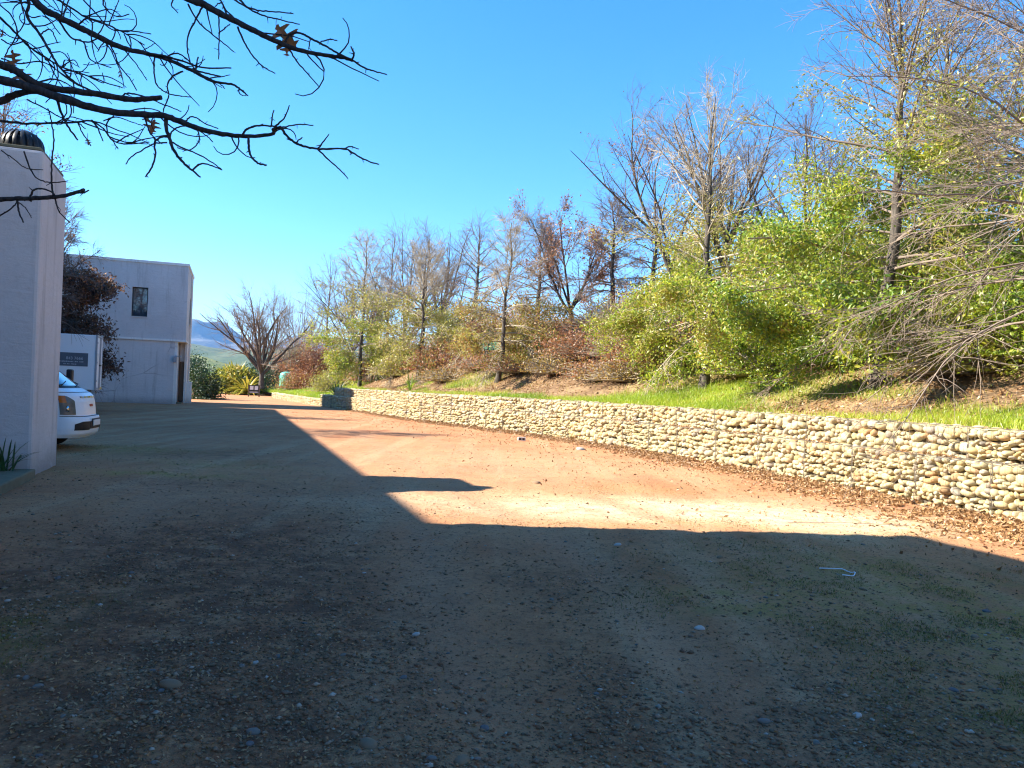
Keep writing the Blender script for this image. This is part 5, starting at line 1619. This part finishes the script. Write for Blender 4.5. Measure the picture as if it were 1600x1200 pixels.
def yard_at(px, py):
    dx = px - 800; dy = py - 600
    c, s_ = math.cos(ROLL), math.sin(ROLL)
    u = dx * c + dy * s_; v = -dx * s_ + dy * c
    y = 1200 * EYE / (v + 600 - 609)
    return u / 1200 * y, y


def single_stone(px, py, size, k, label, name='stone'):
    x, y = yard_at(px, py)
    o = link(name, pmesh[k][int(r.integers(10))]); o.location = (x, y, float(ground_z(x, y)) + size * 0.05); o.scale = (size,) * 3; o.rotation_euler = (0, 0, r.uniform(0, 6))
    tag(o, label, 'stone')


single_stone(965, 852, 0.04, 2, 'pale stone on the shaded dirt just inside the shadow edge')
single_stone(1092, 982, 0.036, 2, 'largest whitish stone among mossy gravel in the middle of the shade')
single_stone(1192, 1123, 0.032, 0, 'smooth round grey stone alone on reddish dirt')
single_stone(576, 1160, 0.042, 1, 'ochre brown stone at the near edge of the dirt yard')
single_stone(1338, 1117, 0.026, 2, 'white angular stone at the edge of the dark gravel band')
single_stone(722, 1183, 0.04, 1, 'tan flattened stone at the very bottom of the yard')
single_stone(268, 1070, 0.05, 1, 'long mossy brown stone half buried in the dark gravel')
single_stone(1540, 955, 0.03, 3, 'dark stone by itself on the smooth shaded dirt')
single_stone(908, 703, 0.13, 2, 'pale block-like stone in the leaves at the foot of the wall')
single_stone(693, 661, 0.12, 2, 'whitish stone lying out from the foot of the wall at its far part')
single_stone(838, 754, 0.07, 1, 'brown stone in the sunlit dirt beyond the tip of the pier shadow')

x, y = yard_at(815, 688)
bl = thing('hollow_block', 'small pale concrete block with two dark holes lying at the foot of the wall', 'block', (x, y, float(ground_z(x, y))), 0.15)
q = MB()
q.box(-0.2, 0.2, -0.09, 0.09, 0.13, 0.18); q.box(-0.2, 0.2, -0.09, 0.09, -0.01, 0.03)
for a, b in ((-0.2, -0.16), (-0.02, 0.02), (0.16, 0.2)):
    q.box(a, b, -0.09, 0.09, 0.0301, 0.1299)
q.build('shell', M['sign_white'], bl); bl.scale = (0.6,) * 3
MB().box(-0.159, 0.159, 0.05, 0.085, 0.0302, 0.1298).build('web', M['core'], bl)

x, y = yard_at(1318, 897)
th_ = np.linspace(-2.2, 1.5, 16)
pts = [(x + 0.075 * math.cos(a) * 1.4, y + 0.10 * math.sin(a), 0) for a in th_]
pts = [(x - 0.17, y + 0.15, 0)] + [(x + 0.10 * math.cos(a), y + 0.02 + 0.11 * math.sin(a), 0) for a in np.linspace(1.5, -1.4, 12)] + [(x - 0.06, y - 0.1, 0)]
pts = [(a, b, float(ground_z(a, b)) + 0.016 + 0.01 * math.sin(i)) for i, (a, b, _) in enumerate(pts)]
cs = MB().tube(pts, 0.005, 6).build('plastic_strip', M['white_plastic'], smooth_shade=True); tag(cs, 'curled white plastic strip lying on the shaded mossy dirt', 'strip')

# long dry straw lying in the sun
x0, y0 = yard_at(1230, 818); x1, y1 = yard_at(1420, 822)
st = MB().tube([(x0, y0, float(ground_z(x0, y0)) + 0.02), ((x0 + x1) / 2, (y0 + y1) / 2 + 0.03, float(ground_z(x0, y0)) + 0.03), (x1, y1, float(ground_z(x1, y1)) + 0.02)], 0.004, 5).build('dry_stick', M['twig_tan'])
tag(st, 'long straight dry stick lying in the sun just outside the shadow edge', 'stick')
# ------------------------------------------------------------------ the oak whose branches hang into the picture from above
def px_point(cx, cy, depth):
    """crop coordinates (2.5 per image pixel) at a depth in metres"""
    dx = cx * 0.4 - 800; dy = cy * 0.4 - 600
    c, s_ = math.cos(ROLL), math.sin(ROLL)
    u = dx * c + dy * s_; v = -dx * s_ + dy * c
    return np.array([u / 1200 * depth, depth, EYE + (9 - v) / 1200 * depth])


def smooth_line(P, per=5):
    P = np.asarray(P, float)
    if len(P) < 3:
        t = np.linspace(0, 1, per)[:, None]
        return P[0] * (1 - t) + P[-1] * t
    Q = np.vstack([P[:1] * 2 - P[1:2], P, P[-1:] * 2 - P[-2:-1]])
    out = []
    for i in range(1, len(Q) - 2):
        p0, p1, p2, p3 = Q[i - 1:i + 3]
        t = np.linspace(0, 1, per, endpoint=False)[:, None]
        out.append(0.5 * ((2 * p1) + (-p0 + p2) * t + (2 * p0 - 5 * p1 + 4 * p2 - p3) * t ** 2 + (-p0 + 3 * p1 - 3 * p2 + p3) * t ** 3))
    return np.vstack(out + [P[-1:]])


TRX, TRY = -4.15, 4.7
oak = thing('oak_tree', 'dark bare oak reaching in overhead, a few brown leaves left on its branches', 'tree', (TRX, TRY, 0))
ORG = np.array([TRX, TRY, 0.0])
tz = np.linspace(0, 1, 12)
mb = MB(); mb.tube(np.c_[0.08 * np.sin(tz * 4), 0.06 * np.cos(tz * 3) - 0.06, tz * 7.5], 0.19 * (1 - tz) ** 0.7 + 0.03, 12)
mb.build('trunk', M['bark'], oak, True)
R = np.random.default_rng(77)
PXM = 0.4 / 1200.0


def limb(name, pts, w0, w1, d0, d1, parent=None, knobs=True, root=None):
    """a branch through crop points, width in crop pixels, depth going from d0 to d1"""
    if root is not None:                                  # carry the branch on to the trunk outside the frame
        (xa, ya), (xb, yb) = pts[0], pts[1]
        sl = float(np.clip((yb - ya) / max(xb - xa, 1), -0.3, 1.1))
        pts = [(xa - f * (xa + 640), ya - f * (xa + 640) * sl * 0.9) for f in (1.0, 0.66, 0.33)] + list(pts)
    n = len(pts)
    ds = np.linspace(d0, d1, n)
    P = np.array([px_point(x, y, d) for (x, y), d in zip(pts, ds)]) - ORG
    if root is not None:
        P[0, :2] = 0.0
    P = smooth_line(P, 6)
    m = len(P)
    P[1:-1] += R.normal(0, 0.0010, (m - 2, 3))
    w = np.linspace(w0 * (1.25 if root is not None else 1), w1, m) * PXM * np.linspace(d0, d1, m) * 0.5
    if knobs:
        w *= 1 + 0.10 * np.maximum(0, np.sin(np.arange(m) * 1.7 + R.uniform(0, 6))) + R.normal(0, 0.025, m)
    k = 8 if w0 > 12 else 6
    mb = MB(); mb.tube(P, w, k)
    # little buds and spurs
    for j in range(2, m - 1):
        if R.random() < 0.16 and w0 < 20:
            d = norm(R.normal(size=3)); q = P[j]
            mb.tube([q, q + d * R.uniform(0.012, 0.03)], [w[j] * 0.7, w[j] * 0.35], 5)
    o = mb.build(name, M['bark_dark'], parent or oak, True)
    return o, P


D = 4.1
bA, PA = limb('branch', [(0, 310), (100, 335), (230, 380), (330, 410), (440, 435), (560, 445), (640, 450), (720, 480), (800, 508), (900, 525), (960, 530), (1060, 522), (1066, 503), (1095, 493)], 31, 10, D, D - 0.3, root=2.55)
bA1, _ = limb('branch', [(0, 250), (60, 275), (140, 325), (260, 350), (380, 365), (500, 385), (560, 384), (626, 378)], 28, 19, D + 0.02, D - 0.1, root=2.75)
bA0, _ = limb('branch', [(0, 392), (40, 372), (130, 352), (230, 372), (300, 395)], 26, 20, D + 0.04, D, root=2.3)
bB, PB = limb('branch', [(80, -60), (150, 20), (220, 60), (290, 95), (360, 130), (430, 165), (500, 190), (570, 205), (640, 225), (700, 250), (760, 280), (830, 315), (900, 325), (935, 345), (966, 370)], 27, 5, D + 0.35, D + 0.2, root=3.4)
bC, PC = limb('branch', [(560, -120), (730, -12), (790, 10), (850, 45), (920, 80), (990, 115), (1050, 145), (1110, 172), (1180, 195), (1260, 210), (1330, 220), (1375, 232)], 27, 12, D - 0.35, D - 0.5, root=3.9)
bD, PD = limb('branch', [(85, -40), (100, 60), (150, 130), (190, 200), (230, 260), (290, 320), (380, 362)], 13, 6, D + 0.2, D + 0.1, root=3.5)
bE, PE = limb('branch', [(0, 777), (60, 775), (150, 772), (240, 765), (290, 752), (325, 740)], 17, 13, D - 0.2, D - 0.3, root=1.7)
bF, PF = limb('branch', [(0, 470), (100, 480), (200, 478), (290, 475), (350, 470), (400, 500), (430, 540), (480, 560), (580, 553)], 9, 4, D + 0.1, D, root=2.2)
bG, PG = limb('branch', [(0, 70), (60, 130), (110, 180), (170, 220), (240, 260), (330, 290), (400, 315), (475, 340)], 9, 4, D + 0.4, D + 0.3, root=3.1)
bH, PH = limb('branch', [(100, -60), (230, 0), (330, 62), (420, 95), (490, 130), (560, 172)], 10, 4, D + 0.5, D + 0.4, root=3.7)
TW = [
    (bA, D - .28, 9, 4, [(945, 525), (960, 505), (1000, 488), (1060, 490), (1095, 495), (1160, 485), (1222, 487)]),
    (bA, D - .30, 8, 4, [(1060, 505), (1085, 480), (1110, 455), (1128, 408)]), (bA, D - .30, 6, 4, [(1058, 490), (1060, 455), (1067, 428)]),
    (bA, D - .30, 11, 5, [(1095, 495), (1120, 530), (1160, 560), (1200, 573), (1260, 580), (1345, 580), (1400, 610), (1440, 628), (1480, 640)]),
    (bA, D - .33, 6, 4, [(1345, 580), (1365, 570), (1400, 580)]), (bA, D - .33, 7, 4, [(1240, 580), (1262, 550), (1283, 522)]),
    (bA, D - .33, 7, 4, [(1240, 582), (1290, 630), (1330, 665), (1358, 697)]), (bA, D - .31, 6, 5, [(1155, 555), (1178, 535)]),
    (bA, D - .28, 10, 7, [(968, 535), (970, 580), (980, 610), (1005, 635), (1038, 643)]),
    (bA, D - .15, 16, 6, [(645, 455), (645, 490), (660, 540), (680, 590), (720, 640), (750, 665), (780, 690)]),
    (bA, D - .16, 7, 5, [(750, 664), (775, 640), (810, 640), (865, 662)]), (bA, D - .16, 7, 4, [(660, 548), (710, 575), (770, 600), (830, 635), (862, 658)]),
    (bA, D - .16, 9, 6, [(655, 532), (620, 535), (600, 560), (605, 600), (590, 650), (566, 690)]), (bA, D - .16, 6, 4, [(650, 555), (600, 560), (550, 585), (510, 610), (488, 640)]),
    (bA, D - .14, 6, 4, [(660, 540), (670, 510), (710, 490), (760, 500), (775, 530), (765, 565), (730, 585), (690, 575)]),
    (bA, D - .05, 10, 6, [(220, 390), (235, 440), (260, 490), (300, 545)]), (bA, D - .14, 5, 4, [(720, 480), (760, 500), (800, 525), (828, 552)]),
    (bA, D - .12, 7, 4, [(560, 450), (585, 520), (630, 560)]), (bA, D - .12, 6, 4, [(720, 470), (750, 452), (800, 480), (850, 500)]),
    (bA1, D - .02, 7, 4, [(470, 378), (490, 362), (540, 368), (600, 390), (660, 415), (705, 432)]),
    (bA1, D, 7, 4, [(140, 322), (200, 305), (250, 320), (300, 352)]),
    (bB, D + .25, 10, 5, [(570, 205), (640, 215), (710, 235), (790, 260), (900, 262)]), (bB, D + .22, 9, 5, [(640, 225), (720, 258), (800, 282), (860, 295)]),
    (bB, D + .28, 6, 4, [(420, 160), (440, 200), (460, 250), (500, 300), (530, 350)]), (bB, D + .3, 7, 4, [(300, 92), (330, 68), (352, 80), (355, 110), (352, 150), (380, 190)]),
    (bB, D + .25, 6, 4, [(600, 220), (598, 280), (610, 330), (650, 360), (700, 372), (745, 377)]), (bB, D + .22, 7, 4, [(712, 275), (670, 295), (650, 330), (655, 370), (638, 420), (630, 450)]),
    (bB, D + .25, 6, 4, [(640, 220), (690, 205), (740, 240), (770, 280), (850, 320), (875, 343)]), (bB, D + .3, 6, 4, [(290, 150), (340, 160), (400, 142), (450, 180)]),
    (bB, D + .3, 5, 3, [(350, 130), (360, 200), (385, 265)]), (bB, D + .3, 5, 3, [(480, 190), (530, 250), (570, 310)]),
    (bB, D + .3, 5, 4, [(760, 278), (770, 220), (760, 260)]),
    (bB, D + .34, 8, 4, [(200, 40), (270, 140), (320, 160), (350, 230), (430, 260)]), (bB, D + .34, 5, 4, [(240, 70), (260, 0), (300, -30)]),
    (bC, D - .5, 8, 4, [(1375, 232), (1420, 260), (1465, 275), (1510, 288)]), (bC, D - .5, 8, 6, [(1374, 230), (1380, 205), (1369, 178)]),
    (bC, D - .45, 9, 7, [(1110, 165), (1130, 130), (1170, 125), (1210, 145), (1260, 170), (1310, 200), (1370, 228)]),
    (bC, D - .45, 5, 4, [(1210, 148), (1203, 188)]), (bC, D - .46, 5, 4, [(1250, 160), (1285, 150), (1315, 153)]),
    (bC, D - .42, 8, 4, [(925, 100), (950, 160), (990, 220), (1030, 260), (1072, 283)]), (bC, D - .45, 7, 4, [(1125, 185), (1160, 240), (1200, 285), (1245, 337)]),
    (bC, D - .46, 6, 4, [(1185, 192), (1220, 235), (1262, 275)]), (bC, D - .38, 8, 4, [(880, -30), (930, 5), (990, 32), (1060, 40), (1143, 48)]),
    (bC, D - .38, 8, 4, [(920, -20), (960, 20), (1010, 50), (1080, 70), (1168, 90)]), (bC, D - .36, 7, 4, [(790, 12), (760, 75), (735, 120), (727, 180), (740, 240), (762, 272)]),
    (bC, D - .36, 7, 4, [(730, 10), (770, 80), (820, 125), (870, 165), (910, 198)]), (bC, D - .38, 6, 4, [(850, 50), (852, 120), (850, 228)]), (bC, D - .38, 5, 4, [(850, 125), (875, 105), (895, 88)]),
    (bC, D - .38, 8, 5, [(885, 60), (870, 20), (855, -10), (840, -40)]), (bC, D - .38, 7, 4, [(930, 85), (880, 35), (860, 5), (835, 20)]), (bC, D - .35, 6, 4, [(690, -30), (665, 10), (690, 45)]),
    (bE, D - .25, 8, 5, [(115, 768), (130, 740), (165, 736), (200, 750), (215, 765)]), (bE, D - .22, 8, 5, [(65, 778), (70, 820), (88, 868)]), (bE, D - .25, 5, 3, [(70, 790), (100, 815), (120, 850)]),
    (bE, D - .26, 7, 4, [(205, 762), (198, 700), (200, 620), (206, 545), (196, 470), (182, 420)]), (bE, D - .26, 6, 4, [(212, 768), (225, 820), (272, 870)]), (bE, D - .2, 6, 4, [(-20, 850), (40, 815), (65, 785)]),
    (bE, D - .27, 7, 5, [(300, 750), (322, 752), (344, 742)]), (bE, D - .24, 6, 4, [(90, 590), (115, 660), (150, 700), (200, 712), (262, 705)]), (bE, D - .22, 5, 3, [(0, 585), (50, 620), (100, 655), (165, 662)]),
    (bF, D + .05, 8, 4, [(355, 468), (380, 500), (397, 547)]), (bF, D + .03, 6, 4, [(440, 450), (415, 475), (418, 520), (445, 560), (458, 580)]), (bF, D + .06, 5, 4, [(230, 478), (270, 455), (330, 470)]),
    (bF, D + .06, 6, 4, [(100, 385), (170, 420), (240, 460), (300, 478), (330, 500)]), (bF, D + .05, 5, 4, [(300, 475), (320, 520), (352, 568)]),
    (bF, D + .04, 5, 3, [(400, 470), (450, 455), (500, 470), (555, 490)]),
    (bG, D + .38, 6, 4, [(0, 150), (40, 170), (100, 160), (170, 220)]), (bG, D + .36, 5, 4, [(60, 130), (90, 80), (80, 30), (75, -20)]), (bG, D + .34, 5, 3, [(240, 262), (250, 230), (300, 255)]),
    (bG, D + .36, 5, 3, [(110, 180), (200, 240), (200, 300), (170, 340)]), (bG, D + .35, 6, 4, [(0, 225), (70, 245), (160, 238), (260, 300)]), (bG, D + .34, 5, 3, [(330, 290), (400, 320), (395, 280)]),
    (bH, D + .42, 6, 4, [(400, -30), (400, 20), (450, 60), (500, 50)]), (bH, D + .42, 6, 4, [(300, -30), (380, 60), (430, 110), (500, 115), (585, 128)]), (bH, D + .45, 5, 3, [(330, 60), (420, 30), (470, 60)]),
    (bH, D + .45, 5, 3, [(150, -20), (210, 32), (265, 45)]), (bH, D + .42, 5, 3, [(480, 130), (520, 200), (560, 190), (600, 165)]), (bH, D + .42, 5, 3, [(420, 95), (440, 40), (465, -20)]),
    (bD, D + .15, 6, 4, [(150, 130), (190, 110), (220, 165)]), (bD, D + .15, 5, 3, [(190, 200), (250, 210), (310, 330)]), (bD, D + .14, 5, 3, [(230, 262), (280, 230), (305, 260)]),
    (bD, D + .14, 6, 4, [(60, -20), (110, 60), (170, 60), (230, 130)]),
    (bD, D + .14, 6, 4, [(-10, 10), (40, 60), (60, 130), (20, 200), (10, 260)]),
]
for par, d, w0, w1, pts in TW:
    limb('twig', pts, w0, w1, d, d - R.uniform(-0.06, 0.10), par)

# finer shoots off the main branches
RB = np.random.default_rng(33)
for par, P, cnt in ((bA, PA, 8), (bB, PB, 20), (bC, PC, 5), (bD, PD, 10), (bF, PF, 7), (bG, PG, 12), (bH, PH, 13)):
    for _ in range(cnt):
        j = int(RB.integers(18, len(P) - 2))
        tdir = norm(P[j + 1] - P[j])
        d = norm(tdir + RB.normal(0, 0.75, 3) * np.array([1, 0.5, 1]))
        q = P[j].copy(); pts = [q.copy()]; turn = RB.normal(0, 0.22)
        L = RB.uniform(0.08, 0.34)
        for k in range(7):
            c_, s2 = math.cos(turn), math.sin(turn)
            d = norm(np.array([d[0] * c_ - d[2] * s2, d[1], d[0] * s2 + d[2] * c_]) + RB.normal(0, 0.08, 3))
            q = q + d * L / 7; pts.append(q.copy())
        MB().tube(pts, np.linspace(0.0042, 0.0022, 8), 5).build('twig', M['bark_dark'], par, True)

# the last brown leaves: lobed, pointed, a little curled
LOBES = [(0, 0.0), (0.05, 0.10), (0.16, 0.07), (0.22, 0.30), (0.30, 0.36), (0.33, 0.12), (0.45, 0.10), (0.52, 0.40), (0.60, 0.48), (0.63, 0.16), (0.74, 0.12), (0.80, 0.26), (0.85, 0.08), (1.0, 0.0)]


def oak_leaf(at, size, seed, parent):
    r = np.random.default_rng(seed)
    rightside = [(u, v, 0) for u, v in LOBES]; leftside = [(u, -v * r.uniform(0.8, 1.1), 0) for u, v in LOBES[1:-1]][::-1]
    out = np.array(rightside + leftside, float)
    mid = np.array([(u, 0, 0) for u, _ in LOBES])
    n = len(LOBES)
    V = np.vstack([np.array(rightside), mid, np.array([(u, -v, 0) for u, v in LOBES])])
    V[:, 1] *= 1.15
    V[:, 2] = 0.22 * np.abs(V[:, 1]) + 0.18 * np.sin(V[:, 0] * 3 + seed) + 0.05 * np.sin(V[:, 1] * 12)
    F = [(i, i + 1, n + i + 1, n + i) for i in range(n - 1)] + [(n + i, n + i + 1, 2 * n + i + 1, 2 * n + i) for i in range(n - 1)]
    tilt = r.normal(0, 0.45); yaw = r.normal(0, 0.45)
    e0 = norm(np.array([math.sin(tilt), r.normal(0, 0.2), -math.cos(tilt)])); e2 = norm(np.array([math.sin(yaw), -math.cos(yaw), 0.2]))
    e2 = norm(e2 - e0 * (e2 @ e0)); e1 = np.cross(e2, e0)
    Q = np.stack([e0, e1, e2], 1)
    V = V * size @ Q.T
    V = V - V[0] + at
    mb = MB(); mb.add(V, F, r.random())
    mb.tube([at + np.array([0, 0, 0.03]) * 1.0, at], 0.0015, 4, False)
    return mb.build('leaf', M['dry_leaf'], parent)


for i, (cx, cy, d, size, par) in enumerate([(1075, 95, D - .45, 0.135, bC), (1100, 145, D - .46, 0.09, bC), (40, 190, D + .1, 0.12, bA1), (45, 255, D + .05, 0.11, bA1), (462, 262, D + .28, 0.06, bB),
                                            (600, 465, D - .1, 0.085, bA), (560, 438, D - .1, 0.05, bA), (338, 540, D + .05, 0.035, bF), (5, 110, D + .2, 0.05, bG)]):
    oak_leaf(px_point(cx, cy, d) - ORG, size, 900 + i, par)
